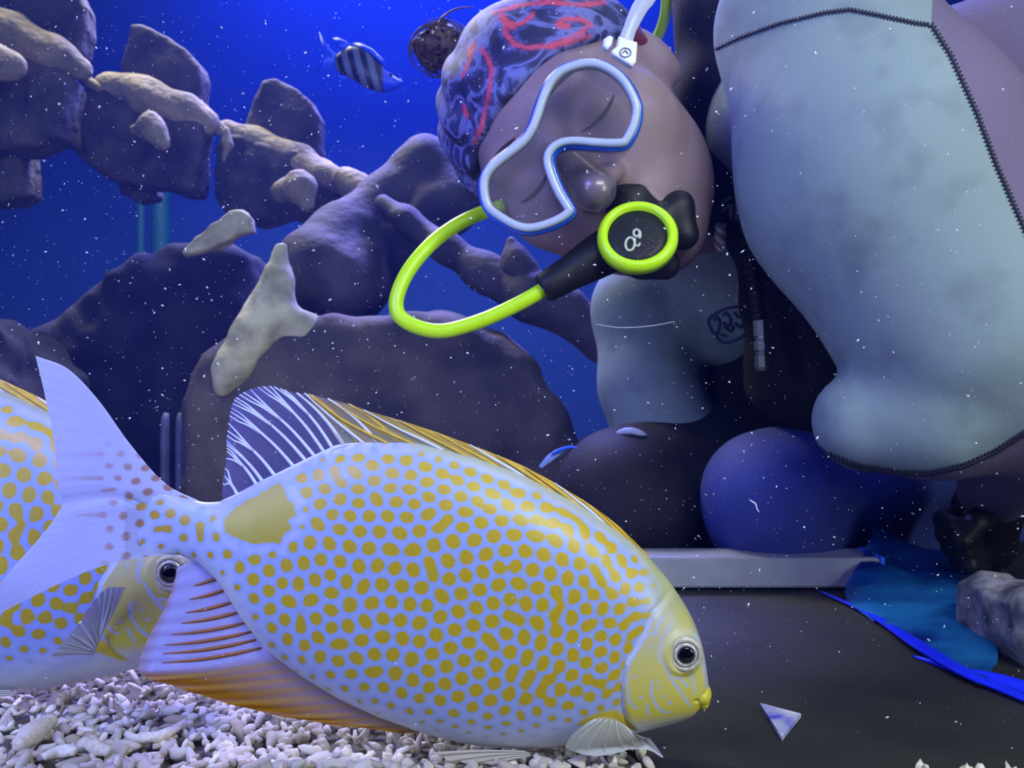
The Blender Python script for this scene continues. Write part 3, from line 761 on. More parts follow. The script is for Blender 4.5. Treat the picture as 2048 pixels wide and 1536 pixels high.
# grey square channel
M['pvc'] = mat('grey_pvc', srgb(150, 152, 160), 0.55, 0.15, 50, 0.15, 300)
x0, x1 = P(1240, 1130, .735)[0], P(1762, 1130, .735)[0]
bm = bmesh.new(); bmesh.ops.create_cube(bm, size=1.0)
for v in bm.verts:
    v.co = Vector(((x0 + x1) / 2 + v.co.x * (x1 - x0), 0.758 + v.co.y * 0.046, -0.1635 + v.co.z * 0.0255))
bmesh.ops.bevel(bm, geom=bm.edges[:], offset=0.0015, segments=2, affect='EDGES')
V = np.array([v.co[:] for v in bm.verts]); f = [tuple(v.index for v in q.verts) for q in bm.faces]; bm.free()
pipe = thing('square_pipe', ((x0 + x1) / 2, 0.758, -0.1765), 'straight grey square plastic pipe lying on the tank floor', 'pipe')
lo_ = (x0 + x1) / 2, 0.758, -0.1765
mesh('pipe_body', V, f, M['pvc'], pipe, smooth=False, local=lo_)
M['bluepl'] = mat('blue_plastic', srgb(40, 110, 235), 0.3, 0.2, 40, 0.1, 90)
V, f = box((x1 + 0.0012, 0.758, -0.1635), (0.0035, 0.048, 0.0275)); mesh('end_rim', V, f, M['bluepl'], pipe, smooth=False, local=lo_)

# folded translucent blue sheet behind the pipe end
M['sheet'] = film_mat('blue_film', srgb(30, 110, 215), 0.8, 0.25, 0.5)
A, B_, C_, D_ = P(1695, 1205, .685), P(1978, 1384, .488), P(1748, 1052, .80), P(1995, 1100, .80)
nu, nv = 46, 40; V = []
for i in range(nu):
    for j in range(nv):
        u, v = i / (nu - 1), j / (nv - 1)
        p = (A * (1 - u) + B_ * u) * (1 - v) + (C_ * (1 - u) + D_ * u) * v
        p = p + np.array([0, 0.010 * math.sin(7 * v + 2 * u) + 0.006 * math.sin(13 * v - 3 * u), 0.006 * math.sin(9 * u + 3 * v) * v * (1 - v) * 2 - 0.012 * math.sin(math.pi * u) * v])
        V.append(p)
V = np.array(V); V[:, 2] = np.maximum(V[:, 2], zm + 0.001)
V = V + (0.004 * vnoise(V, 45.0, 8) + 0.003 * vnoise(V, 110.0, 9))[:, None] * np.array([0, 1, .6]); V[:, 2] = np.maximum(V[:, 2], zm + 0.001)
th = np.array([0, 0.0006, 0]); nn = nu * nv; i = np.arange(nn).reshape(nu, nv)
q1 = np.stack([i[:-1, :-1], i[1:, :-1], i[1:, 1:], i[:-1, 1:]], -1).reshape(-1, 4)
def sheet_bands(m):
    nt = m.node_tree; tc = N(nt, 'ShaderNodeTexCoord'); mp_ = N(nt, 'ShaderNodeMapping'); mp_.inputs['Scale'].default_value = (6, 14, 60); L(nt, tc.outputs['Object'], mp_.inputs['Vector'])
    no = N(nt, 'ShaderNodeTexNoise', i_Scale=1.0, i_Detail=3.0); L(nt, mp_.outputs[0], no.inputs['Vector']); r_ = N(nt, 'ShaderNodeValToRGB')
    r_.color_ramp.elements[0].position = 0.38; r_.color_ramp.elements[0].color = srgb(18, 52, 150); r_.color_ramp.elements[1].position = 0.62; r_.color_ramp.elements[1].color = srgb(44, 140, 214); L(nt, no.outputs['Fac'], r_.inputs['Fac'])
    for n_ in nt.nodes:
        if n_.type in ('BSDF_DIFFUSE', 'BSDF_TRANSLUCENT'): L(nt, r_.outputs['Color'], n_.inputs[0])
sheet_bands(M['sheet'])
sh = thing('blue_sheet', A, 'crumpled translucent blue plastic sheet against the end of the square pipe', 'plastic sheet')
mesh('film', np.vstack([V, V + th]), q1.tolist() + (q1[:, ::-1] + nn).tolist(), M['sheet'], sh, local=A)
M['hem'] = mat('bright_blue_hem_and_caustic', srgb(30, 50, 255), 0.3, 0.1, 60)
V2, f2 = tube([FP(1640, 1182, zm + .002), FP(1740, 1228, zm + .003), FP(1840, 1292, zm + .004), FP(1930, 1345, zm + .004), FP(2000, 1376, zm + .003), FP(2100, 1420, zm + .002)], [0.0015, 0.003, 0.006, 0.0055, 0.004, 0.003], n=40, flat=0.4)
mesh('hem', V2, f2, M['hem'], sh, local=A)
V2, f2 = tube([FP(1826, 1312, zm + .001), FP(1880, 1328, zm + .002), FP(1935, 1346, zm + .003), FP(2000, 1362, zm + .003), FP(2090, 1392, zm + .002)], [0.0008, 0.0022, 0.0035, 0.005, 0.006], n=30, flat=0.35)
tag(mesh('blue_caustic', V2, f2, M['hem']), 'narrow bright blue streak of caustic light shaped on the dark mat', 'litter')  # light caustics along the mat edge, built as a flat blue tube

# ------------------------------------------------------------------ rocks and bones
def rock(name, poly, d, thick, label, m=None, noise=0.01, seed=3, rnd=40, cat='rock', nscale=14.0, step=8.0, tilt=(0, 0)):
    V, f = slab(poly, d, thick, rnd, noise, nscale, seed, step, tilt)
    return tag(mesh(name, V, f, m or M['rock']), label, cat)
def blob(name, caps, k, m, label=None, cat=None, parent=None, noise=0.0, nscale=30.0, seed=1, step=0.006, local=None):
    """caps: list of (pxA, pyA, dA, rA_px, pxB, pyB, dB, rB_px)"""
    cs = [(P(a, b, d), P(e, g, h), rr_ * d / F, rs * h / F) for a, b, d, rr_, e, g, h, rs in caps]
    lo_ = np.min([np.minimum(a - ra, b - rb) for a, b, ra, rb in cs], 0) - 0.02; hi_ = np.max([np.maximum(a + ra, b + rb) for a, b, ra, rb in cs], 0) + 0.02
    def fn(X):
        d = None
        for a, b, ra, rb in cs:
            q_ = sd_cone(X, a, b, ra, rb); d = q_ if d is None else smin(d, q_, k)
        if noise: d = d + noise * (vnoise(X, nscale, seed) + 0.5 * vnoise(X, nscale * 2.2, seed + 1))
        return d
    V, f = nets_box(fn, lo_, hi_, step)
    o = mesh(name, V, f, m, parent, local=local)
    return tag(o, label, cat) if label else o

rock('rock', [(425,1010),(430,800),(470,720),(540,660),(640,648),(790,655),(930,650),(1010,672),(1055,725),(1110,820),(1150,900),(1160,1000),(1100,1030),(480,1030)], 1.10, 0.24, 'wide dark brown rock behind the back fin of the whole spotted fish', seed=5, noise=0.012)
rock('rock', [(140,690),(230,600),(340,520),(440,500),(540,540),(560,640),(500,720),(430,800),(400,900),(380,1060),(120,1060),(110,850)], 1.5, 0.34, 'dark boulder under the row of stone vertebrae', seed=8, noise=0.02, m=mat('navy_rock', srgb(52, 52, 58), 0.95, 0, 12, 0.7, 50, col2=srgb(30, 30, 38), dist=0.004))
rock('rock', [(-140,650),(40,665),(100,760),(110,900),(100,1040),(-140,1040)], 1.08, 0.2, 'dark boulder behind the half-hidden spotted fish', seed=12, noise=0.02, m=mat('navy_rock', srgb(50, 48, 52), 0.95, 0, 12, 0.7, 50, col2=srgb(30, 30, 36), dist=0.004))
rock('rock', [(1972,1190),(2010,1172),(2080,1170),(2150,1200),(2160,1300),(2080,1330),(1990,1322),(1968,1260)], 0.57, 0.10, 'mottled grey rock beside the crumpled blue sheet', seed=15, noise=0.007, nscale=30, step=6, rnd=60, m=mat('mottled_rock', srgb(150, 146, 150), 0.9, 0, 60, 0.7, 160, col2=srgb(70, 68, 80)))
rock('rock', [(2020,975),(2080,960),(2130,1000),(2140,1060),(2050,1075),(2032,1040)], 1.12, 0.06, 'pale rock behind the black gloved hand', seed=17, noise=0.006, nscale=30, step=7, rnd=22, m=mat('pale_rock', srgb(170, 172, 168), 0.9, 0, 30, 0.7, 120, col2=srgb(120, 122, 120)))

# skull-like ornament with its curved limb
SK = P(680, 640, 1.16)
skull = thing('skull_ornament', SK, 'smooth dark skull-shaped ornament lit violet along its top', 'ornament')
M['skull'] = mat('skull_resin', srgb(76, 70, 72), 0.8, 0, 14, 0.7, 60, col2=srgb(42, 40, 46), dist=0.004)
blob('skull_body', [(845,315,1.22,45,770,392,1.2,44),(770,392,1.2,44,690,480,1.16,66),(690,480,1.16,66,640,545,1.12,80),(640,545,1.12,80,690,580,1.12,80),(850,320,1.22,44,890,400,1.22,60),(890,400,1.22,60,720,560,1.16,60)], 0.03, M['skull'], parent=skull, noise=0.004, nscale=22, local=SK)
blob('limb_bone', [(765,405,1.14,18,815,440,1.12,24),(815,440,1.12,24,890,495,1.1,28),(890,495,1.1,28,970,545,1.08,36),(970,545,1.08,36,1060,590,1.06,48),(1060,590,1.06,48,1130,620,1.06,44),(1130,620,1.06,44,1200,690,1.06,36)], 0.02, M['skull'], parent=skull, noise=0.003, local=SK)
blob('spike', [(1022,482,1.06,12,1035,530,1.06,30),(1035,530,1.06,30,1060,585,1.06,48)], 0.02, M['skull'], parent=skull, noise=0.002, local=SK, step=0.004)
blob('forked_bone', [(562,498,1.0,12,556,560,1.0,24),(556,560,1.0,24,540,620,1.0,44),(540,620,1.0,44,500,680,.99,36),(500,680,.99,36,468,730,.98,34),(468,730,.98,34,445,775,.98,22),(545,635,1.0,30,610,660,1.0,28),(610,660,1.0,28,690,730,1.02,20)], 0.02, M['algae'],
     'greenish forked bone leaning on the wide brown rock', 'bone', noise=0.003, nscale=40, step=0.005)
V, f = slab([(350,518),(395,488),(430,452),(465,425),(492,424),(505,440),(512,466),(478,472),(455,488),(420,500)], 1.10, 0.03, 6, 0.003, 40, 6, 3.0)
tag(mesh('bone_splinter', V, f, M['algae']), 'pale pointed bone splinter below the last stone vertebra', 'bone')

# row of vertebrae
VO = P(330, 300, 1.3)
spine = thing('spine_ornament', VO, 'row of big stone vertebrae with upright fins running down to the skull', 'ornament')
def vertebra(d, centrum, spn_, plate, knob, foot=None):
    v = blob('vertebra', centrum, 0.02, M['bone'], parent=spine, noise=0.004, nscale=28, seed=4, local=VO)
    V, f = slab(plate, d + 0.01, 0.07, 14, 0.006, 25, 6, 5.0); mesh('flank_plate', V, f, M['plate'], v, local=VO)
    V, f = slab(spn_, d + 0.03, 0.045, 12, 0.003, 30, 7, 4.0); mesh('neural_spine', V, f, M['plate'], v, local=VO)
    blob('side_knob', knob, 0.015, M['bone'], parent=v, noise=0.004, nscale=40, seed=9, step=0.005, local=VO)
    if foot is not None:
        V, f = slab(foot, d + 0.05, 0.06, 12, 0.004, 25, 3, 5.0); mesh('under_spine', V, f, M['plate'], v, local=VO)
vertebra(1.2, [(-80,40,1.2,50,20,75,1.2,46),(20,75,1.2,46,110,115,1.2,34),(110,115,1.2,34,160,138,1.2,24)],
         [(-120,40),(-120,-60),(120,-60),(160,-20),(184,25),(184,70),(172,118),(90,70),(0,40)],
         [(-60,110),(60,120),(140,150),(160,175),(150,240),(140,290),(60,305),(-60,320)],
         [(-10,120,1.13,40,25,128,1.13,26),(-30,130,1.12,30,5,140,1.12,20)], [(-60,290),(62,285),(66,395),(30,412),(-60,415)])
vertebra(1.28, [(222,182,1.28,34,290,200,1.28,40),(290,200,1.28,40,370,228,1.28,34),(370,228,1.28,34,415,250,1.28,24)],
         [(250,175),(252,130),(274,60),(292,57),(345,80),(380,104),(408,138),(414,165),(408,222),(330,200)],
         [(182,195),(170,230),(160,316),(246,368),(300,380),(398,388),(414,310),(420,262),(330,220),(230,180)],
         [(268,262,1.2,12,300,256,1.2,24),(300,256,1.2,24,325,285,1.2,18)], [(246,360),(310,370),(316,395),(280,408),(255,395)])
vertebra(1.30, [(458,262,1.3,20,510,282,1.3,24),(510,282,1.3,24,600,325,1.3,30),(600,325,1.3,30,680,365,1.28,28)],
         [(492,262),(515,200),(532,168),(556,163),(600,182),(632,212),(646,242),(645,318),(570,290)],
         [(455,280),(446,310),(440,400),(462,430),(520,448),(610,440),(690,420),(700,360),(600,310),(500,280)],
         [(565,385,1.22,22,600,370,1.2,28),(600,370,1.2,28,612,410,1.2,14)])
blob('vertebra', [(690,365,1.27,28,740,385,1.25,30)], 0.01, M['bone'], parent=spine, noise=0.004, local=VO)
for a in ((176,165,1.26,14,200,180,1.26,14), (436,255,1.29,16,456,268,1.29,14)):
    blob('joint', [a], 0.01, M['bone'], parent=spine, noise=0.003, step=0.004, local=VO)
blob('spur', [(452,262,1.24,8,456,290,1.24,10),(456,290,1.24,10,447,322,1.24,3)], 0.005, M['bone'], parent=spine, step=0.003, local=VO)

# far teal posts and the upright bars
M['teal'] = mat('teal_post', srgb(16, 100, 150), 0.6, 0.2, 10)
tl_ = ['broad faded teal post behind the stone vertebrae', 'slim faded teal post beside the broad one']
for k_, (a, wd) in enumerate(((322, 44), (282, 20))):
    V, f = lathe([(wd / 2 / F * 2.2, 0), (wd / 2 / F * 2.2, 0.02), (wd / 2.3 / F * 2.2, 0.03), (wd / 2.3 / F * 2.2, 0.72), (wd / 2 / F * 2.2, 0.74)], 24)
    c = P(a, 768, 2.2); c[2] = FLOOR
    tag(mesh('tank_post', V + c, f, M['teal']), tl_[k_], 'post')
gr0 = P(370, 960, 1.2); gr0[2] = FLOOR + 0.0
bar_set = thing('bars', gr0, 'faint upright stripes built as bars low behind the back fin of the whole fish', 'bars')  # faint upright stripes built as a row of bars
M['bar_set'] = mat('bar_plastic', srgb(120, 130, 150), 0.6, 0.3, 30)
for k_ in range(5):
    c = P(330 + k_ * 30, 900, 1.14); V, f = tube([(c[0], c[1], FLOOR + 0.012), (c[0], c[1], -0.06), (c[0], c[1] + 0.004, -0.04)], [0.006, 0.006, 0.004], n=8, seg=8)
    mesh('upright_bar', V, f, M['bar_set'], bar_set, local=gr0)
c0, c1 = P(318, 900, 1.14), P(462, 900, 1.14)
V, f = box(((c0[0] + c1[0]) / 2, 1.14, FLOOR + 0.006), (c1[0] - c0[0], 0.016, 0.012)); mesh('foot_rail', V, f, M['bar_set'], bar_set, smooth=False, local=gr0)

# ------------------------------------------------------------------ small fishes
def simple_fish(name, d, ox, oy, top, bot, x_, thick, m, label, attrs_fn=None):
    """small fish: outline arrays at pixel columns x_"""
    o0 = P(ox, oy, d); n = 48; ph = np.linspace(0, 2 * np.pi, 40, endpoint=False)
    xx = np.linspace(x_[0], x_[-1], n); tt = catmull(np.c_[x_, top], n); bb = catmull(np.c_[x_, bot], n)
    xx = tt[:, 0]; t_, b_ = tt[:, 1], np.interp(xx, bb[:, 0], bb[:, 1])
    th = thick * np.sin(np.clip((xx - xx[0]) / (xx[-1] - xx[0]) * 0.93 + 0.06, 0, 1) * np.pi) ** 0.7
    PXs = np.repeat(xx[:, None], 40, 1); PYs = (t_ + b_)[:, None] / 2 - (b_ - t_)[:, None] / 2 * np.cos(ph)[None]
    V = np.array([P(a, c, d) for a, c in zip(PXs.ravel(), PYs.ravel())]); V[:, 1] -= (th[:, None] * np.sin(ph)[None]).ravel()
    i = np.arange(n * 40).reshape(n, 40); Q = np.stack([i[:-1], np.roll(i[:-1], -1, 1), np.roll(i[1:], -1, 1), i[1:]], -1).reshape(-1, 4)[:, ::-1]
    root = thing(name, o0, label, 'fish')
    mesh('body', V, Q.tolist() + [i[0].tolist(), i[-1].tolist()[::-1]], m, root, local=o0, attrs=dict(px=PXs.ravel(), py=PYs.ravel()))
    return root, o0
def sergeant_mat():
    m, nt, b, out = new_mat('striped_fish_skin'); a = N(nt, 'ShaderNodeAttribute', attribute_name='px'); c = N(nt, 'ShaderNodeAttribute', attribute_name='py')
    mm = N(nt, 'ShaderNodeMath', operation='MULTIPLY_ADD'); L(nt, c.outputs['Fac'], mm.inputs[0]); mm.inputs[1].default_value = -0.25; L(nt, a.outputs['Fac'], mm.inputs[2])
    sn = N(nt, 'ShaderNodeMath', operation='MULTIPLY_ADD'); L(nt, mm.outputs[0], sn.inputs[0]); sn.inputs[1].default_value = 2 * math.pi / 24.5; sn.inputs[2].default_value = 1.2
    si = N(nt, 'ShaderNodeMath', operation='SINE'); L(nt, sn.outputs[0], si.inputs[0])
    r = N(nt, 'ShaderNodeValToRGB'); r.color_ramp.elements[0].position = 0.35; r.color_ramp.elements[1].position = 0.6
    r.color_ramp.elements[0].color = srgb(24, 28, 50); r.color_ramp.elements[1].color = srgb(92, 104, 140)
    mr = N(nt, 'ShaderNodeMapRange'); mr.inputs['From Min'].default_value = -1; L(nt, si.outputs[0], mr.inputs['Value']); L(nt, mr.outputs['Result'], r.inputs['Fac'])
    gt = N(nt, 'ShaderNodeMapRange'); gt.inputs['From Min'].default_value = 764; gt.inputs['From Max'].default_value = 772; L(nt, a.outputs['Fac'], gt.inputs['Value'])
    mx = N(nt, 'ShaderNodeMix', data_type='RGBA'); L(nt, gt.outputs['Result'], mx.inputs['Factor']); L(nt, r.outputs['Color'], mx.inputs['A']); mx.inputs['B'].default_value = srgb(30, 70, 235)
    L(nt, mx.outputs['Result'], b.inputs['Base Color']); b.inputs['Roughness'].default_value = 0.45
    return m
M['finblue'] = mat('bright_blue_fin', srgb(20, 80, 250), 0.4, 0.15, 200)
sf, so = simple_fish('striped_fish', 1.05, 740, 185, [112, 100, 92, 96, 112, 134, 154, 163], [140, 150, 158, 172, 180, 184, 178, 168], [672, 685, 705, 725, 745, 768, 790, 806], 0.014, sergeant_mat(), 'small dark-barred fish with bright blue fins beside the headscarf')
def flat_fin(poly, d, th, m, parent, o0, name):
    p = np.array([P(a, c, d) for a, c in poly]); n = len(p); V = np.vstack([p - [0, th, 0], p + [0, th, 0]])
    # fan from the middle so the fin is slightly domed
    cen = p.mean(0); V = np.vstack([V, cen - [0, th * 3, 0], cen + [0, th * 3, 0]])
    f = [(i, (i + 1) % n, 2 * n) for i in range(n)] + [(n + (i + 1) % n, n + i, 2 * n + 1) for i in range(n)] + [(i, i + n, (i + 1) % n + n, (i + 1) % n) for i in range(n)]
    mesh(name, V, f, m, parent, local=o0)
flat_fin([(678,112),(662,100),(650,84),(638,62),(643,90),(648,108),(650,122),(642,132),(630,143),(648,140),(664,136),(676,134)], 1.05, 0.0006, M['finblue'], sf, so, 'tail_fin')
flat_fin([(698,98),(688,104),(672,92),(664,76),(676,75),(692,82),(702,90)], 1.05, 0.0006, M['finblue'], sf, so, 'back_fin')
flat_fin([(700,88),(720,86),(745,98),(765,118),(782,144),(770,136),(752,116),(728,98)], 1.047, 0.0015, M['finblue'], sf, so, 'spiny_fin')
flat_fin([(690,142),(697,150),(697,160),(684,162),(672,158),(682,150)], 1.05, 0.0006, M['finblue'], sf, so, 'anal_fin')
flat_fin([(758,182),(745,188),(730,190),(722,186),(740,183)], 1.045, 0.0006, M['finblue'], sf, so, 'belly_fin')
V, f = lathe([(0.0022, 0), (0.0018, 0.001), (0, 0.0014)], 16); V = frame_to(V, P(784, 154, 1.05) - [0, 0.0075, 0], np.array([1, 0, 0]), np.array([0, 0, 1]), np.array([0, -1, 0]))
mesh('eye', V, f, M['pupil'], sf, local=so)

b0 = P(1100, 925, 0.55)
bf = thing('slender_fish', b0, 'tiny slender bright blue fish rising behind the back of the spotted fish', 'fish')
V, f = tube([P(1080, 935, .55), P(1098, 918, .55), P(1116, 905, .55), P(1132, 898, .55)], [0.0012, 0.0026, 0.0024, 0.0010], n=20, seg=10, flat=0.6); mesh('body', V, f, mat('pale_blue_skin', srgb(120, 140, 210), 0.4, 0.3, 200), bf, local=b0)
V, f = tube([P(1104, 908, .547), P(1122, 899, .547), P(1140, 894, .547), P(1155, 896, .547)], [0.0008, 0.0013, 0.0011, 0.0005], n=16, seg=8); mesh('back_stripe', V, f, M['finblue'], bf, local=b0)
# ------------------------------------------------------------------ the diver
DV = np.array([0.40, 0.90, GRAVEL])
diver = thing('person', DV, 'diver in grey and dusty pink wetsuit kneeling and leaning over the tank floor', 'person')
def ray_hit(bvh, px, py):
    d = Vector(((px - 1024) / F, 1.0, (768 - py) / F)).normalized()
    loc, nrm, i, dist = bvh.ray_cast(Vector((0, 0, 0)), d)
    return (np.array(loc), np.array(nrm)) if loc else (None, None)
def cap(px, py, d, r, px2, py2, d2, r2): return (P(px, py, d), P(px2, py2, d2), r * d / F, r2 * d2 / F)
# head frame
hs = 1.07
u0 = unit([-0.70, 0.05, 0.71]); r0 = unit([0.71, 0, 0.70])
fw = unit(np.array([0, -0.93, 0]) - 0.40 * r0 - 0.12 * u0)
up_ = unit(u0 - fw * (u0 @ fw)); rt = np.cross(up_, fw)
eyeM = P(1122, 294, 0.625); HO = eyeM - fw * 0.085 * hs
HR = np.stack([rt, fw, up_], 1)               # columns: head x, y (forward), z
def to_head(X): return ((X - HO) @ HR) / hs
def from_head(q): return HO + (np.asarray(q, float) * hs) @ HR.T
CRAN = ((0, -0.012, 0.029), (0.083, 0.101, 0.080))
def head_sdf(X):
    q = to_head(X)
    d = sd_ell(q, *CRAN)
    d = smin(d, sd_ell(q, (0, 0.018, -0.040), (0.070, 0.076, 0.082)), 0.03)
    d = smin(d, sd_cone(q, (0, 0.06, -0.098), (0, 0.055, -0.09), 0.024, 0.03), 0.03)
    for s in (-1, 1):
        d = smin(d, sd_ell(q, (s * 0.042, 0.056, -0.022), (0.03, 0.028, 0.03)), 0.02)
        d = smin(d, sd_ell(q, (s * 0.079, -0.012, -0.004), (0.013, 0.017, 0.027)), 0.010)
    d = smin(d, sd_cone(q, (-0.035, 0.080, 0.024), (0.035, 0.080, 0.024), 0.013, 0.013), 0.02)
    for s in (-1, 1):
        d = smax(d, -sd_ell(q, (s * 0.033, 0.106, 0.003), (0.018, 0.016, 0.012)), 0.016)
        d = smin(d, sd_ell(q, (s * 0.033, 0.0765, 0.001), (0.0135, 0.0105, 0.0105)), 0.006)
    d = smin(d, sd_cone(q, (0, 0.088, 0.014), (0, 0.110, -0.034), 0.007, 0.0125), 0.010)
    for s in (-1, 1): d = smin(d, sd_ell(q, (s * 0.013, 0.099, -0.038), (0.008, 0.010, 0.007)), 0.006)
    d = smin(d, sd_cone(q, (-0.018, 0.088, -0.066), (0.018, 0.088, -0.066), 0.006, 0.006), 0.006)
    d = smin(d, sd_cone(q, (-0.016, 0.087, -0.077), (0.016, 0.087, -0.077), 0.007, 0.007), 0.006)
    return d * hs
# limbs: every limb once; the skin lies just under the suit
NECK = cap(1225, 345, .74, 105, 1440, 400, .83, 120)
TORSO = [cap(1440, 400, .85, 130, 1560, 540, .91, 150), cap(1560, 540, .91, 150, 1700, 660, .95, 170), cap(1700, 660, .95, 170, 1940, 780, 1.0, 190),
         cap(1560, 250, .74, 150, 1480, 400, .84, 120), cap(1380, 500, .95, 100, 1480, 470, .88, 110)]
CHEST = (P(1472, 585, .93), np.array([.080, .085, .084]))
LARM = [cap(1632, 55, .66, 200, 1768, 360, .605, 252), cap(1768, 360, .605, 252, 1950, 655, .585, 226), cap(1950, 655, .585, 226, 2010, 730, .585, 190)]
LELB = [cap(1730, 842, .592, 102, 1870, 820, .575, 128), cap(1870, 820, .575, 128, 2075, 790, .60, 168)]
LFOR = [cap(2075, 830, .60, 130, 1985, 985, .72, 66)]
BACK = [cap(1985, 258, .745, 234, 2150, 520, .78, 240), cap(1985, 258, .745, 234, 1700, 240, .78, 150)]
RARM = [cap(1340, 500, .97, 92, 1290, 620, .95, 96), cap(1290, 620, .95, 96, 1300, 770, .93, 92), cap(1300, 770, .93, 92, 1345, 900, .92, 100)]
RFOR = [cap(1345, 900, .92, 100, 1420, 1040, .98, 66)]
LLEG = [cap(2030, 830, .97, 160, 1532, 988, .80, 107), cap(1532, 988, .80, 107, 1550, 1040, .815, 102), cap(1550, 1040, .815, 102, 1900, 1075, .99, 68), cap(1900, 1075, .99, 68, 2050, 1075, 1.02, 60)]
RLEG = [cap(1850, 790, 1.08, 140, 1248, 990, .86, 118), cap(1248, 990, .86, 118, 1262, 1015, .87, 100), cap(1262, 1015, .87, 100, 1600, 1030, 1.12, 66), cap(1600, 1030, 1.12, 66, 1720, 1030, 1.16, 58)]
def union(X, caps, k, g=0.0, d=None):
    for a, b_, ra, rb in caps:
        q_ = sd_cone(X, a, b_, ra + g, rb + g); d = q_ if d is None else smin(d, q_, k)
    return d
def suit_sdf(X, g=0.0):
    d = union(X, TORSO, 0.05, g); d = smin(d, sd_ell(X, CHEST[0], CHEST[1] + g), 0.02)
    d = smin(d, union(X, BACK, 0.04, g), 0.03); d = smin(d, union(X, RARM + RFOR, 0.03, g), 0.02)
    a = union(X, LARM, 0.05, g); e = union(X, LELB, 0.02, g); e = smin(e, union(X, LFOR, 0.03, g), 0.02)
    a = smin(a, e, 0.009)
    return smin(d, a, 0.012)
def leg_sdf(X, g=0.0, which=None):
    l = union(X, LLEG, 0.04, g); r_ = union(X, RLEG, 0.04, g)
    return l if which == 'l' else r_ if which == 'r' else np.minimum(l, r_)
def hand_sdf(X, g=0.0, mirror=None):
    T = (lambda *a: P(*a)) if mirror is None else mirror
    k_ = .72 / F
    d = sd_cone(X, T(1985, 985, .72), T(1978, 1015, .73), 60 * k_ + g, 58 * k_ + g)
    d = smin(d, sd_cone(X, T(1972, 1025, .735), T(1968, 1085, .745), 60 * k_ + g, 62 * k_ + g), 0.015)
    for i_, ln_ in enumerate((0.95, 1.08, 1.0, 0.82)):
        K = T(1925 + 9 * i_, 1030 + 29 * i_, .730); Mi = T(1925 + 9 * i_ - 40 * ln_, 1040 + 28 * i_, .705); Tp = T(1925 + 9 * i_ - 12, 1052 + 26 * i_ , .688); En = T(1925 + 9 * i_ + 16, 1058 + 25 * i_, .692)
        f_ = smin(smin(sd_cone(X, K, Mi, .0092 + g, .0080 + g), sd_cone(X, Mi, Tp, .0080 + g, .0072 + g), .002), sd_cone(X, Tp, En, .0072 + g, .0062 + g), .002)
        d = smin(d, f_, .003)
    th_ = smin(sd_cone(X, T(1985, 1015, .715), T(1955, 1045, .688), .0125 + g, .0095 + g), sd_cone(X, T(1955, 1045, .688), T(1925, 1082, .678), .0095 + g, .0075 + g), .003)
    return smin(d, th_, .005)
RW = RFOR[-1][1]
def rmir(px, py, d):           # the other hand hangs from the other wrist, mirrored
    o_ = P(1985, 985, .72); q_ = P(px, py, d) - o_; return RW + np.array([-q_[0], q_[1], q_[2]]) + np.array([0, 0.0, -0.002])
SKIN = mat('skin', srgb(140, 116, 126), 0.55, 0.08, 60, 0.1, 500)
SKIN.node_tree.nodes['Principled BSDF'].inputs['Subsurface Weight'].default_value = 0.0
gx = np.concatenate([np.arange(-0.10, 0.20, 0.0036), np.arange(0.20, 0.86, 0.011)])
gy = np.concatenate([np.arange(0.44, 0.58, 0.009), np.arange(0.58, 0.86, 0.0042), np.arange(0.86, 1.28, 0.012)])
gz = np.concatenate([np.arange(-0.20, 0.06, 0.011), np.arange(0.06, 0.36, 0.0036), np.arange(0.36, 0.46, 0.011)])
def body_sdf(X):
    d = smin(head_sdf(X), union(X, [NECK], 0.02), 0.03)
    d = smin(d, np.minimum(suit_sdf(X, -0.008), leg_sdf(X, -0.008)), 0.01)
    return np.minimum(d, np.minimum(hand_sdf(X, -0.003), hand_sdf(X, -0.003, rmir)))
V, f = nets(body_sdf, gx, gy, gz)
body_o = mesh('body', V, f, SKIN, diver, local=DV)
bvh_body = BVHTree.FromPolygons(V.tolist(), f)
# wetsuit
def suit_open(X):              # cut round the neck
    cut = sd_cone(X, NECK[0], P(1352, 420, .79), 0.2, 0.045)
    return smax(suit_sdf(X), -cut + 0.0, 0.004)
def suit_open(X):
    nd = unit(NECK[1] - NECK[0]); c_ = P(1395, 440, .80)
    return suit_sdf(X)
V, f = nets_box(suit_open, (0.055, 0.44, -0.17), (0.86, 1.14, 0.46), 0.0062)
px, py = px_of(V)
SEAM_T = [(1424,101),(1480,76),(1560,48),(1650,27),(1700,21),(1760,33),(1830,48),(1862,52)]
SEAM_R = [(1862,52),(1900,112),(1950,222),(1992,332),(2032,424),(2062,490),(2130,625),(2195,755)]
SEAM_B = [(1613,845),(1622,876),(1660,910),(1720,933),(1800,945),(1860,946),(1930,930),(1990,903),(2048,866),(2090,838)]
pk = sd_poly(px, py, [(1875,-200),(1862,52),(1900,112),(1950,222),(1992,332),(2032,424),(2062,490),(2200,760),(2200,900),(2800,900),(2800,-200)])
pk = np.minimum(pk, sd_poly(px, py, [(1880,945),(1930,930),(1990,903),(2048,866),(2090,838),(2300,800),(2300,1200),(1700,1200),(1613,845),(1640,895),(1720,935),(1800,947),(1860,948)]))
pk = np.where(V[:, 1] > 0.9, 40.0, pk)
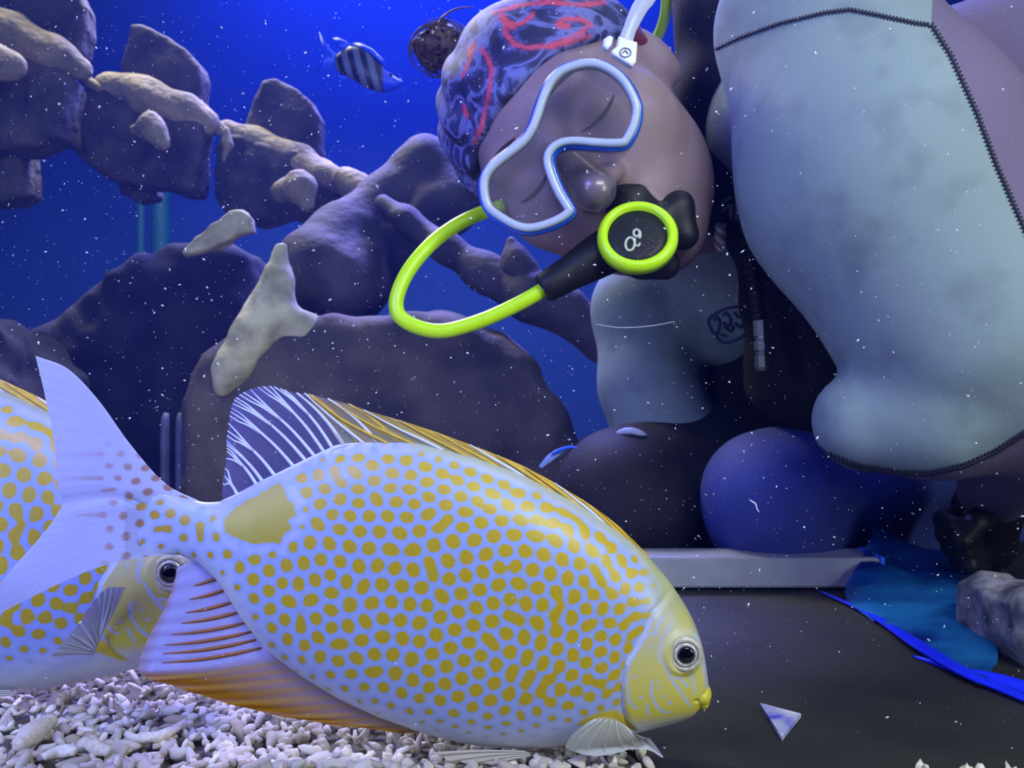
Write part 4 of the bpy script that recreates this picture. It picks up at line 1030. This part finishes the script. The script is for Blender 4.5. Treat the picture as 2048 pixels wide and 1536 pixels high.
def suit_mat():
    m, nt, b, out = new_mat('wetsuit_fabric')
    a = N(nt, 'ShaderNodeAttribute', attribute_name='pink'); mr = N(nt, 'ShaderNodeMapRange'); mr.inputs['From Min'].default_value = 1.0; mr.inputs['From Max'].default_value = -1.0
    L(nt, a.outputs['Fac'], mr.inputs['Value'])
    tc = N(nt, 'ShaderNodeTexCoord'); no = N(nt, 'ShaderNodeTexNoise', i_Scale=24.0, i_Detail=5.0); L(nt, tc.outputs['Object'], no.inputs['Vector'])
    r = N(nt, 'ShaderNodeValToRGB'); r.color_ramp.elements[0].position = 0.32; r.color_ramp.elements[1].position = 0.5
    r.color_ramp.elements[0].color = srgb(108, 122, 130); r.color_ramp.elements[1].color = srgb(126, 142, 148); L(nt, no.outputs['Fac'], r.inputs['Fac'])
    mx = N(nt, 'ShaderNodeMix', data_type='RGBA'); L(nt, mr.outputs['Result'], mx.inputs['Factor']); L(nt, r.outputs['Color'], mx.inputs['A']); mx.inputs['B'].default_value = srgb(104, 92, 122)
    L(nt, mx.outputs['Result'], b.inputs['Base Color']); b.inputs['Roughness'].default_value = 0.8; b.inputs['Specular IOR Level'].default_value = 0.3
    n2 = N(nt, 'ShaderNodeTexNoise', i_Scale=700.0, i_Detail=2.0); L(nt, tc.outputs['Object'], n2.inputs['Vector'])
    n3 = N(nt, 'ShaderNodeTexNoise', i_Scale=9.0, i_Detail=3.0); L(nt, tc.outputs['Object'], n3.inputs['Vector'])
    bp = N(nt, 'ShaderNodeBump', i_Strength=0.15, i_Distance=0.0006); L(nt, n2.outputs['Fac'], bp.inputs['Height'])
    b3 = N(nt, 'ShaderNodeBump', i_Strength=0.35, i_Distance=0.01); L(nt, n3.outputs['Fac'], b3.inputs['Height']); L(nt, bp.outputs['Normal'], b3.inputs['Normal'])
    L(nt, b3.outputs['Normal'], b.inputs['Normal'])
    return m
suit = mesh('wetsuit', V, f, suit_mat(), diver, attrs=dict(pink=pk), local=DV)
bvh = BVHTree.FromPolygons(V.tolist(), f)
M['thread'] = mat('dark_thread', srgb(26, 26, 48), 0.8, 0.1, 100)
def stitch(pl, step=8.5, half=6.0):
    """overlock stitching: a cord with short cross threads lying on the suit"""
    pl = np.asarray(pl, float); seg = np.r_[0, np.cumsum(np.hypot(*np.diff(pl, axis=0).T))]
    tt = np.arange(0, seg[-1], step); qx = np.interp(tt, seg, pl[:, 0]); qy = np.interp(tt, seg, pl[:, 1]); cord = []; parts = []
    for i in range(len(tt)):
        j = min(i + 1, len(tt) - 1); k_ = max(i - 1, 0); tx, ty = qx[j] - qx[k_], qy[j] - qy[k_]; l_ = math.hypot(tx, ty) + 1e-9; nx_, ny_ = -ty / l_, tx / l_
        h, n_ = ray_hit(bvh, qx[i], qy[i])
        if h is None or h[1] > 0.85: continue
        cord.append(h + n_ * 0.0006)
        ends = []
        for s_, sk in ((-1, -2.0), (1, 2.0)):
            e_, m_ = ray_hit(bvh, qx[i] + nx_ * half * s_ + tx / l_ * sk, qy[i] + ny_ * half * s_ + ty / l_ * sk)
            if e_ is not None and abs(e_[1] - h[1]) < 0.012: ends.append(e_ + m_ * 0.0005)
        if len(ends) == 2: parts.append(tube(ends, [0.0007, 0.0005], n=3, seg=5))
    if len(cord) > 2: parts.append(tube(cord, 0.00075, n=len(cord) * 2, seg=6))
    V, f = join(parts); mesh('stitching', V, f, M['thread'], suit, local=DV)
stitch(SEAM_T, 7.0, 4.5); stitch(SEAM_R); stitch(SEAM_B)
# chest emblem printed in navy: rounded frame with lettering
M['print'] = mat('navy_print', srgb(44, 54, 110), 0.8, 0.1, 100)
def ribbons(tree, strokes, r_, m, parent, name, flat=1.0):
    parts = []
    for st in strokes:
        c = catmull(np.array(st, float), max(4, len(st) * 4)); hp = []
        for a, b_ in c:
            h, n_ = ray_hit(tree, a, b_)
            if h is not None and (not hp or abs(h[1] - hp[-1][1]) < 0.03): hp.append(h + n_ * r_ * 0.3)
        if len(hp) > 2: parts.append(tube(hp, r_, n=len(hp), seg=6))
    if parts: V, f = join(parts); return mesh(name, V, f, m, parent, local=DV)
ribbons(bvh, [[(1488,612),(1455,616),(1424,632),(1418,645),(1428,666),(1446,684),(1470,680),(1490,668)], [(1428,640),(1436,634),(1440,648),(1434,668)], [(1446,630),(1454,626),(1462,640),(1455,652),(1447,644)], [(1447,652),(1462,662),(1466,650)], [(1468,624),(1478,634),(1486,622)], [(1470,644),(1480,654),(1488,642)], [(1440,668),(1452,672)]], 0.0016, M['print'], suit, 'emblem')
# leggings
M['navy'] = mat('navy_leggings', srgb(48, 60, 140), 0.75, 0.2, 30, 0.2, 300)
for wh, m_, lo_, hi_ in (('l', M['navy'], (0.14, 0.68, -0.19), (0.80, 1.12, 0.14)), ('r', M['black'], (0.03, 0.74, -0.19), (0.70, 1.28, 0.14))):
    V, f = nets_box(lambda X: leg_sdf(X, 0.0, wh), lo_, hi_, 0.0075); mesh('legging', V, f, m_, diver, local=DV)
# gloves
lo_, hi_ = P(1850, 1190, .80), P(2080, 940, .66)
V, f = nets(hand_sdf, np.arange(0.32, 0.46, 0.0026), np.arange(0.65, 0.80, 0.0026), np.arange(-0.185, -0.06, 0.0026))
mesh('glove', V, f, M['rubber'], diver, local=DV)
V, f = nets(lambda X: hand_sdf(X, 0.0, rmir), np.arange(RW[0] - .07, RW[0] + .09, 0.004), np.arange(RW[1] - .09, RW[1] + .08, 0.004), np.arange(RW[2] - .10, RW[2] + .05, 0.004))
mesh('glove', V, f, M['rubber'], diver, local=DV)
M['glint'] = mat('white_glint', srgb(230, 234, 240), 0.4, 0.0, 30, col2=srgb(90, 120, 235))  # white and blue highlight on the knee, built as a crescent
V, f = tube([P(1218, 884, .845), P(1240, 866, .835), P(1264, 862, .83), P(1290, 872, .832), P(1312, 894, .845)], [0.0008, 0.003, 0.0035, 0.0026, 0.0008], n=24, seg=10, flat=0.5)
mesh('knee_glint', V, f, M['glint'], diver, local=DV)

# headscarf
def scarf_mat():
    m, nt, b, out = new_mat('paisley_headscarf')
    tc = N(nt, 'ShaderNodeTexCoord')
    no = N(nt, 'ShaderNodeTexNoise', i_Scale=40.0, i_Detail=3.5, i_Distortion=1.0); L(nt, tc.outputs['Object'], no.inputs['Vector'])
    mm = N(nt, 'ShaderNodeMath', operation='MULTIPLY'); L(nt, no.outputs['Fac'], mm.inputs[0]); mm.inputs[1].default_value = 15.0
    si = N(nt, 'ShaderNodeMath', operation='SINE'); L(nt, mm.outputs[0], si.inputs[0])
    r = N(nt, 'ShaderNodeValToRGB'); e = r.color_ramp.elements
    e[0].position = 0.30; e[0].color = srgb(34, 34, 76); e[1].position = 0.98; e[1].color = srgb(104, 110, 176)
    x_ = e.new(0.78); x_.color = srgb(52, 54, 112)
    mr = N(nt, 'ShaderNodeMapRange'); mr.inputs['From Min'].default_value = -1; L(nt, si.outputs[0], mr.inputs['Value']); L(nt, mr.outputs['Result'], r.inputs['Fac'])
    def mix(fac, A_, B_):
        n = N(nt, 'ShaderNodeMix', data_type='RGBA'); L(nt, fac, n.inputs['Factor']); L(nt, A_, n.inputs['A']); n.inputs['B'].default_value = B_; return n.outputs['Result']
    at_ = lambda k_: N(nt, 'ShaderNodeAttribute', attribute_name=k_).outputs['Fac']
    c = mix(at_('halo'), r.outputs['Color'], srgb(88, 94, 164)); c = mix(at_('red'), c, srgb(196, 70, 98)); c = mix(at_('maroon'), c, srgb(104, 34, 66))
    L(nt, c, b.inputs['Base Color']); b.inputs['Roughness'].default_value = 0.7
    n2 = N(nt, 'ShaderNodeTexNoise', i_Scale=120.0); L(nt, tc.outputs['Object'], n2.inputs['Vector']); bp = N(nt, 'ShaderNodeBump', i_Strength=0.25, i_Distance=0.002)
    L(nt, n2.outputs['Fac'], bp.inputs['Height']); L(nt, bp.outputs['Normal'], b.inputs['Normal'])
    return m
def scarf_sdf(X):
    q = to_head(X)
    d = sd_ell(q, CRAN[0], np.array(CRAN[1]) + 0.007) * hs
    d = smin(d, (sd_ell(q, (0, -0.03, 0.026), (0.078, 0.095, 0.08)) * hs), 0.02)
    cut = -(q[..., 2] - 0.5 * (q[..., 1] - 0.09) - 0.048) * hs
    return smax(d, cut, 0.005)
lo_ = HO - 0.16; hi_ = HO + 0.17
V, f = nets_box(scarf_sdf, lo_, hi_, 0.0026)
fold = 0.0016 * np.sin((to_head(V)[:, 0] * 1.4 + to_head(V)[:, 2]) * 120 + 3 * vnoise(V, 18.0, 4)); q = to_head(V) - np.array(CRAN[0]); V = V + (unit(np.ones(3)) * 0 + (q / (np.linalg.norm(q, axis=1)[:, None] + 1e-9)) @ HR.T) * fold[:, None]
px, py = px_of(V)
RED = [([(1003,32),(1012,44),(1024,52)], 9), ([(1020,48),(1040,48),(1056,38),(1066,28)], 5), ([(1008,58),(1014,72),(1030,88),(1052,95),(1090,92),(1130,82),(1160,66),(1182,48),(1160,38),(1130,38),(1116,46)], 5.5),
       ([(1118,50),(1136,52)], 7), ([(946,92),(940,108)], 8), ([(942,112),(934,132),(924,152)], 4), ([(962,98),(976,116),(984,140),(980,170),(974,205),(966,245),(950,286)], 5), ([(928,215),(934,232)], 6),
       ([(985,26),(1040,10),(1100,4),(1160,10),(1210,4)], 5), ([(1080,94),(1130,90),(1180,72)], 3.5)]
red = np.full(len(V), 99.0)
for pl, wd in RED: red = np.minimum(red, sd_line(px, py, pl) - wd * 0.8)
red = red + 1.5 * vnoise(np.stack([px, py, 0 * px], 1), 0.06, 3)
front_ = (V - HO) @ fw > -0.115
at_ = dict(red=np.where(front_, np.clip(0.5 - red / 3, 0, 1), 0), halo=np.where(front_, np.clip(1 - np.abs(red - 6) / 2.5, 0, 1) * 0.7, 0), maroon=np.clip(-sd_poly(px, py, [(1262,58),(1300,40),(1400,60),(1400,300),(1336,150),(1300,118),(1270,115)]) / 4 + 0.5, 0, 1))
mesh('headscarf', V, f, scarf_mat(), diver, attrs=at_, local=DV)
# hair bun
M['hair'] = mat('brown_hair', srgb(84, 62, 54), 0.5, 0.45, 160, 0.8, 400)
bc = P(882, 98, .80)
def bunf(X): return sd_ell(X, bc, (0.024, 0.024, 0.021)) + 0.004 * np.sin(np.linalg.norm((X - bc) * np.array([1, 1, 1.6]), axis=-1) * 900 + 6 * vnoise(X, 60, 2)) * 0.5 + 0.006 * vnoise(X, 110, 5) + 0.003 * vnoise(X, 260, 6)
V, f = nets_box(bunf, bc - 0.034, bc + 0.034, 0.0016); bun = mesh('hair_bun', V, f, M['hair'], diver, local=DV)
for k_ in range(34):
    a0 = 6.28 * k_ / 11; rr_ = 0.017 + 0.0035 * (k_ % 4)
    pts = [bc + np.array([math.cos(a0 + j * .5) * rr_ * (1 + .06 * j), -0.016 + 0.005 * (k_ % 4) + 0.004 * math.sin(k_ * 2 + j), math.sin(a0 + j * .5) * rr_ * (1 + .05 * j) * .9]) for j in range(4)]
    V, f = tube(pts, [0.0009, 0.0008, 0.0005, 0.0002], n=14, seg=5); mesh('lock', V, f, M['hair'], bun, local=DV)
V, f = tube([P(872, 62, .78), P(884, 36, .78), P(912, 18, .78), P(948, 14, .78)], [0.0012, 0.0012, 0.0009, 0.0005], n=20, seg=6); mesh('lock', V, f, M['hair'], bun, local=DV)
# lashes and brows
M['lash'] = mat('dark_lash', srgb(58, 42, 44), 0.7, 0.1, 100)
for s in (-1, 1):
    pts = []
    for a in np.linspace(-1, 1, 9):
        q = np.array([s * 0.033 + a * 0.0155, 0.0, -0.004 - 0.0035 * (1 - a * a)]); yy = np.linspace(0.13, 0.05, 160); Q3 = np.stack([np.full(160, q[0]), yy, np.full(160, q[2])], 1)
        sd = head_sdf(from_head(Q3)); i_ = int(np.argmax(sd < 0)); pts.append(from_head([q[0], yy[i_] + 0.0004, q[2]]))
    V, f = tube(pts, [0.0006, 0.0016, 0.0018, 0.0016, 0.0008], n=20, seg=6); mesh('eyelash', V, f, M['lash'], diver, local=DV)
    pts = []
    for a in np.linspace(-1, 1, 9):
        q = np.array([s * 0.036 + a * 0.021, 0.0, 0.024 + 0.004 * (1 - a * a) - 0.003 * a * s]); Q3 = np.stack([np.full(160, q[0]), yy, np.full(160, q[2])], 1)
        sd = head_sdf(from_head(Q3)); i_ = int(np.argmax(sd < 0)); pts.append(from_head([q[0], yy[i_] + 0.0002, q[2]]))
    V, f = tube(pts, [0.0006, 0.0018, 0.0022, 0.0018, 0.0006], n=20, seg=6, flat=0.5); mesh('eyebrow', V, f, M['lash'], diver, local=DV)

# ------------------------------------------------------------------ diving mask
MC = P(1115, 290, .565); MN = unit(np.array([-0.13, -0.985, -0.06]))
def on_mask(px, py, back=0.0):
    dr = np.array([(px - 1024) / F, 1.0, (768 - py) / F]); return dr * ((MN @ MC) / (MN @ dr)) - MN * back
ZO = [(1090,395),(1210,372),(1330,402),(1440,482),(1510,590),(1540,690),(1522,800),(1475,895),(1425,935),(1270,935),(1110,922),(1020,940),(975,985),(968,1030),(992,1115),(1042,1225),(1098,1315),(1108,1352),(1062,1402),(960,1452),(840,1482),(740,1468),(635,1412),(552,1348),(515,1260),(510,1150),(548,1066),(640,984),(745,905),(808,832),(850,735),(892,605),(948,495),(1015,430)]
OUT = np.array(ZO) / 3.2 + np.array([800, 0])
def closed(pts, n):
    p = np.vstack([pts[-3:], pts, pts[:4]]); k_ = len(pts); c = []
    for u_ in np.linspace(0, k_, n, endpoint=False):
        i = int(u_); t_ = u_ - i; a, b_, c_, d_ = p[i + 2], p[i + 3], p[i + 4], p[i + 5]
        c.append(0.5 * (2 * b_ + (c_ - a) * t_ + (2 * a - 5 * b_ + 4 * c_ - d_) * t_ ** 2 + (-a + 3 * b_ - 3 * c_ + d_) * t_ ** 3))
    return np.array(c)
OC = closed(OUT, 170)
def offset(c, r_):             # positive = inwards (outline runs clockwise in the picture)
    t_ = np.roll(c, -2, 0) - np.roll(c, 2, 0); t_ /= np.linalg.norm(t_, axis=1)[:, None]; n_ = np.stack([-t_[:, 1], t_[:, 0]], 1)
    o_ = c + n_ * r_
    for _ in range(3): o_ = 0.25 * np.roll(o_, 1, 0) + 0.5 * o_ + 0.25 * np.roll(o_, -1, 0)
    return o_
def loft(loops, close=True):
    n = len(loops[0]); V = np.vstack(loops); m = len(loops); f = []
    for a in range(m if close else m - 1):
        b_ = (a + 1) % m
        f += [(a * n + i, b_ * n + i, b_ * n + (i + 1) % n, a * n + (i + 1) % n) for i in range(n)]
    return V, f
def ring(c, back): return np.array([on_mask(a, b_, back) for a, b_ in c])
maskt = thing('diving_mask', MC, 'diving mask with pale grey frame and blue rim on the diver face', 'diving mask')
M['frame'] = mat('pale_grey_frame', srgb(176, 188, 206), 0.35, 0.06, 60, coat=0.3)
M['rim'] = mat('blue_rim', srgb(24, 88, 220), 0.25, 0.35, 40, coat=0.4)
V, f = loft([ring(OC, 0.006), ring(OC, 0.001), ring(offset(OC, 2.5), -0.0012), ring(offset(OC, 8), -0.0014), ring(offset(OC, 14), -0.0012), ring(offset(OC, 16.5), 0.001), ring(offset(OC, 17.5), 0.006)]); mesh('frame', V, f, M['frame'], maskt, local=MC)
V, f = loft([ring(offset(OC, -6), 0.013), ring(offset(OC, -6.5), 0.006), ring(offset(OC, -3), 0.003), ring(offset(OC, 4), 0.003), ring(offset(OC, 6), 0.013)]); mesh('rim', V, f, M['rim'], maskt, local=MC)
IN = offset(OC, 16.5); lens = film_mat('mask_lens', srgb(120, 116, 132), 0.13, 0.05, 0.0)
n = len(IN); V = np.vstack([ring(IN, 0.0022), ring(IN, 0.0046)]); mesh('lens', V, [tuple(range(n)), tuple(range(2 * n - 1, n - 1, -1))] + [(i, i + n, (i + 1) % n + n, (i + 1) % n) for i in range(n)], lens, maskt, smooth=False, local=MC)
M['skirt'] = film_mat('clear_skirt', srgb(150, 150, 175), 0.28, 0.25)
cen = OC.mean(0); sk = cen + (OC - cen) * 0.93
V, f = loft([ring(offset(OC, 3), 0.012), ring(offset(OC, 5), 0.025), ring(sk, 0.045)], False); mesh('skirt', V, f, M['skirt'], maskt, local=MC)
def nosef(X): q = to_head(X); return sd_cone(q, (0, 0.105, -0.012), (0, 0.116, -0.036), 0.010, 0.0145) * hs
V, f = nets_box(nosef, from_head((0, 0.11, -0.03)) - 0.045, from_head((0, 0.11, -0.03)) + 0.045, 0.003); mesh('nose_pocket', V, f, M['skirt'], maskt, local=MC)
M['strapw'] = film_mat('milky_strap', srgb(214, 220, 240), 0.85, 0.3, 0.3)
M['white'] = mat('white_plastic', srgb(232, 236, 238), 0.35, 0.05, 60)
V, f = slab([(1236,76),(1274,88),(1271,128),(1263,137),(1224,113),(1220,106),(1232,96)], 0.575, 0.008, 5, 0, 20, 1, 1.5); mesh('buckle', V, f, M['white'], maskt, local=MC)
V, f = slab([(1206,82),(1218,74),(1226,78),(1222,94),(1212,103),(1205,96)], 0.578, 0.008, 5, 0, 20, 1, 1.5); mesh('buckle_clip', V, f, M['white'], maskt, local=MC)
M['grey'] = mat('grey_mark', srgb(110, 116, 128), 0.6, 0.1, 60)
parts = [tube([P(1251 + 11 * math.cos(a), 105 + 9 * math.sin(a), .5704) for a in np.linspace(0, 6.28, 14)], 0.0004, n=30, seg=5), tube([P(1245, 106, .5704), P(1251, 101, .5704), P(1256, 108, .5704)], 0.0004, n=10, seg=5)]
V, f = join(parts); mesh('buckle_mark', V, f, M['grey'], maskt, local=MC)
cl = catmull([(1250, 86, .576), (1262, 52, .585), (1278, 18, .60), (1300, -22, .63), (1290, -90, .72), (1180, -110, .84)], 40); ww = np.interp(np.linspace(0, 1, 40), [0, .15, .5, 1], [15, 13, 17, 22]); V = []
for (a, b_, d_), w_ in zip(cl, ww):
    for sx, dy in ((-1, 0), (1, 0), (1, .0022), (-1, .0022)): V.append(P(a + sx * w_ * .92, b_ + sx * w_ * .38, d_) + np.array([0, dy, 0]))
f = [(4 * i + k_, 4 * i + (k_ + 1) % 4, 4 * i + 4 + (k_ + 1) % 4, 4 * i + 4 + k_) for i in range(39) for k_ in range(4)] + [(3, 2, 1, 0), (156, 157, 158, 159)]
mesh('strap', V, f, M['strapw'], maskt, local=MC)

# ------------------------------------------------------------------ regulator
RC = P(1275, 473, .585); RN = unit([-0.10, -0.88, 0.36]); RX = unit(np.cross(RN, [0, 0, 1.0])) * -1; RX = unit(np.cross([0, 0, 1.0], RN)) * -1
RX = unit(np.array([1.0, 0, 0]) - RN * RN[0]); RY = np.cross(RN, RX)
rg = thing('regulator', RC, 'black breathing regulator with lime ring and looping lime hose at the diver mouth', 'regulator')
k_ = .585 / F
def rput(name, prof, m, par=rg, seg=48):
    V, f = lathe(prof, seg); V = frame_to(V, RC, RX, RY, RN); return mesh(name, V, f, m, par, local=RC)
rput('ring', [(58 * k_, -.003), (60 * k_, .0035), (66 * k_, .0052), (74 * k_, .0046), (80 * k_, .0015), (81 * k_, -.004), (58 * k_, -.003)], M['lime'])
cov = rput('cover', [(62 * k_, -.002), (60 * k_, .001), (45 * k_, .0018), (20 * k_, .0024), (0, .0025)], M['rubber'])
M['khaki'] = mat('khaki_print', srgb(190, 196, 170), 0.6, 0.05, 90)
def on_cov(px, py):
    dr = np.array([(px - 1024) / F, 1.0, (768 - py) / F]); c_ = RC + RN * 0.0027; return dr * ((RN @ c_) / (RN @ dr))
def ringpts(cx, cy, rx, ry, a0=0, a1=6.2832, rot=0.0):
    return [on_cov(cx + rx * math.cos(a) * math.cos(rot) - ry * math.sin(a) * math.sin(rot), cy + rx * math.cos(a) * math.sin(rot) + ry * math.sin(a) * math.cos(rot)) for a in np.linspace(a0, a1, 16)]
parts = [tube(ringpts(1260, 488, 9, 13, rot=0.1), 0.0009, n=32, seg=6), tube(ringpts(1273, 466, 6, 7), 0.0009, n=24, seg=6), tube([on_cov(1270, 477), on_cov(1270, 488), on_cov(1276, 492), on_cov(1280, 486)], 0.0008, n=14, seg=6), tube([on_cov(1280, 462), on_cov(1281, 472), on_cov(1278, 477)], 0.0008, n=10, seg=6)]
V, f = join(parts); mesh('logo', V, f, M['khaki'], cov, local=RC)
M['dimprint'] = mat('dim_print', srgb(84, 80, 92), 0.7, 0.1, 90)
parts = [tube([on_cov(1274 + 5 * i, 517 - 3.6 * i), on_cov(1277 + 5 * i, 514.8 - 3.6 * i)], 0.0006, n=3, seg=5) for i in range(7)] + [tube([on_cov(1286 + 9 * i, 492 - 4 * i), on_cov(1288 + 9 * i, 490 - 4 * i)], 0.0006, n=3, seg=5) for i in range(3)]
V, f = join(parts); mesh('small_print', V, f, M['dimprint'], cov, local=RC)
blob('housing', [(1275,476,.632,70,1277,472,.66,62),(1290,455,.625,42,1358,412,.625,26),(1358,412,.625,26,1368,470,.625,30),(1262,430,.62,40,1236,388,.628,32),(1262,430,.62,40,1296,364,.632,24),(1235,498,.63,44,1180,522,.618,36),(1290,520,.635,40,1330,530,.64,30)], 0.008, M['rubber'], parent=rg, step=0.0022, local=RC)
V, f = tube([P(1215, 502, .606), P(1180, 522, .604), P(1140, 546, .602), P(1105, 567, .60), P(1090, 576, .60), P(1084, 580, .60)], [0.0165, 0.0150, 0.0125, 0.0112, 0.0108, 0.009], n=40, seg=20); mesh('hose_sleeve', V, f, M['rubber'], rg, local=RC)
V, f = tube([P(1095, 574, .60), P(1040, 606, .60), P(960, 642, .60), P(880, 662, .60), P(815, 645, .60), P(792, 610, .602), P(812, 550, .608), P(858, 492, .618), P(910, 452, .63), P(968, 424, .645), P(1030, 402, .70), P(1080, 370, .80), P(1180, 250, .87), P(1290, 110, .86), P(1328, 40, .82), P(1336, -60, .78)], 15.0 * .60 / F, n=140, seg=18); mesh('hose', V, f, M['lime'], rg, local=RC)

# ------------------------------------------------------------------ harness vest
VC = P(1600, 700, .84)
vest = thing('diving_vest', VC, 'black diving harness vest worn over the grey wetsuit', 'diving vest')
vc = [cap(1415, 0, .78, 72, 1428, 200, .765, 66), cap(1428, 200, .765, 66, 1460, 390, .76, 62), cap(1460, 390, .76, 62, 1552, 500, .78, 66), cap(1552, 500, .78, 66, 1594, 620, .79, 96), cap(1594, 620, .79, 96, 1625, 740, .81, 122), cap(1625, 740, .83, 120, 1760, 800, .90, 150), cap(1600, 720, .87, 90, 1415, 790, .97, 50)]
lo_ = np.min([np.minimum(a - r1, b_ - r2) for a, b_, r1, r2 in vc], 0) - .02; hi_ = np.max([np.maximum(a + r1, b_ + r2) for a, b_, r1, r2 in vc], 0) + .02
V, f = nets_box(lambda X: union(X, vc, 0.03) + 0.003 * vnoise(X, 35.0, 6), lo_, hi_, 0.006)
M['vest'] = mat('black_nylon', srgb(26, 23, 32), 0.8, 0.3, 25, 0.4, 500, spec=0.25)
vb = mesh('vest_body', V, f, M['vest'], vest, local=VC)
bv = BVHTree.FromPolygons(V.tolist(), f)
DV_ = DV; DV = VC
ribbons(bv, [[(1442,404),(1452,400),(1464,392)], [(1444,420),(1454,414),(1464,408)], [(1464,410),(1462,424),(1464,438)], [(1472,396),(1474,416),(1473,440)]], 0.0022, M['grey'], vb, 'leaf_mark')
DV = DV_
rp = np.array([14 + 2.2 * math.sin(i * 1.9) for i in range(60)]) * .72 / F
V, f = tube([P(1490, 410, .735), P(1496, 470, .73), P(1506, 550, .725), P(1520, 640, .72)], rp, n=90, seg=14); mesh('inflator_hose', V, f, M['rubber'], vest, local=VC)
kk_ = .72 / F; a, b_ = P(1521, 638, .72), P(1526, 742, .72); ax = unit(b_ - a); sx = unit(np.cross(ax, [0, 1, 0])); sy = np.cross(ax, sx); ln_ = np.linalg.norm(b_ - a)
prof = [(0, 0), (12 * kk_, 0), (15 * kk_, .03 * ln_), (15 * kk_, .33 * ln_), (12 * kk_, .36 * ln_), (12 * kk_, .40 * ln_), (16 * kk_, .42 * ln_), (16 * kk_, .60 * ln_), (13 * kk_, .63 * ln_), (13 * kk_, .68 * ln_), (16 * kk_, .70 * ln_), (16 * kk_, .92 * ln_), (12 * kk_, ln_), (0, ln_)]
V, f = lathe(prof, 8); mesh('hose_coupling', frame_to(V, a, sx, sy, ax), f, M['steel'], vest, smooth=False, local=VC)
parts = []
for s in (0, math.pi):
    parts.append(tube([P(1441 + 6 * math.cos(s + i * .9), 450 + i * 5.6, .735 + .004 * math.sin(s + i * .9)) for i in range(10)], [0.0026, 0.0030, 0.0028, 0.0018], n=36, seg=8))
V, f = join(parts); mesh('toggle_cord', V, f, M['white'], vest, local=VC)

# two loose fibres in the water
M['fibre'] = mat('white_fibre', srgb(236, 236, 240), 0.6, 0.05, 50)
V, f = tube([P(1499, 999, .50), P(1504, 1003, .50), P(1511, 1008, .50), P(1514, 1018, .50), P(1518, 1024, .50)], [0.0003, 0.00045, 0.0003], n=20, seg=6)
tag(mesh('fibre', V, f, M['fibre']), 'short curled white fibre drifting before the navy legging', 'fibre')
V, f = tube([P(1190, 648, .62), P(1240, 655, .62), P(1300, 652, .62), P(1350, 643, .62)], [0.00012, 0.0002, 0.0002, 0.00012], n=24, seg=5)
tag(mesh('fibre', V, f, M['fibre']), 'long thin pale fibre drifting below the lime-ringed regulator', 'fibre')

# ------------------------------------------------------------------ drifting specks in the water
r = np.random.default_rng(5); oct_v = np.array([(1,0,0),(-1,0,0),(0,1,0),(0,-1,0),(0,0,1),(0,0,-1)], float); oct_f = np.array([(0,2,4),(2,1,4),(1,3,4),(3,0,4),(2,0,5),(1,2,5),(3,1,5),(0,3,5)])
vs, fs, b0_ = [], [], 0
for i in range(4200):
    d = 0.42 + 0.5 * r.uniform() ** 1.3 if i % 7 else 0.31 + 0.06 * r.uniform()
    a, c = r.uniform(-60, 2110), r.uniform(-40, 1500)
    p = P(a, c, d)
    if p[2] < GRAVEL + 0.004: continue
    sz = (0.55 + 1.9 * r.uniform() ** 6) * d / F
    v = (oct_v * np.array([sz * r.uniform(1, 2.6), sz, sz])) @ rotm(r).T + p
    vs.append(v); fs.append(oct_f + b0_); b0_ += 6
M['speck'] = mat('white_speck', srgb(240, 240, 240), 0.6, 0.05, 50)
tag(mesh('water_specks', np.vstack(vs), np.vstack(fs).tolist(), M['speck'], smooth=False), 'countless tiny white specks drifting in the water', 'particles', kind='stuff')
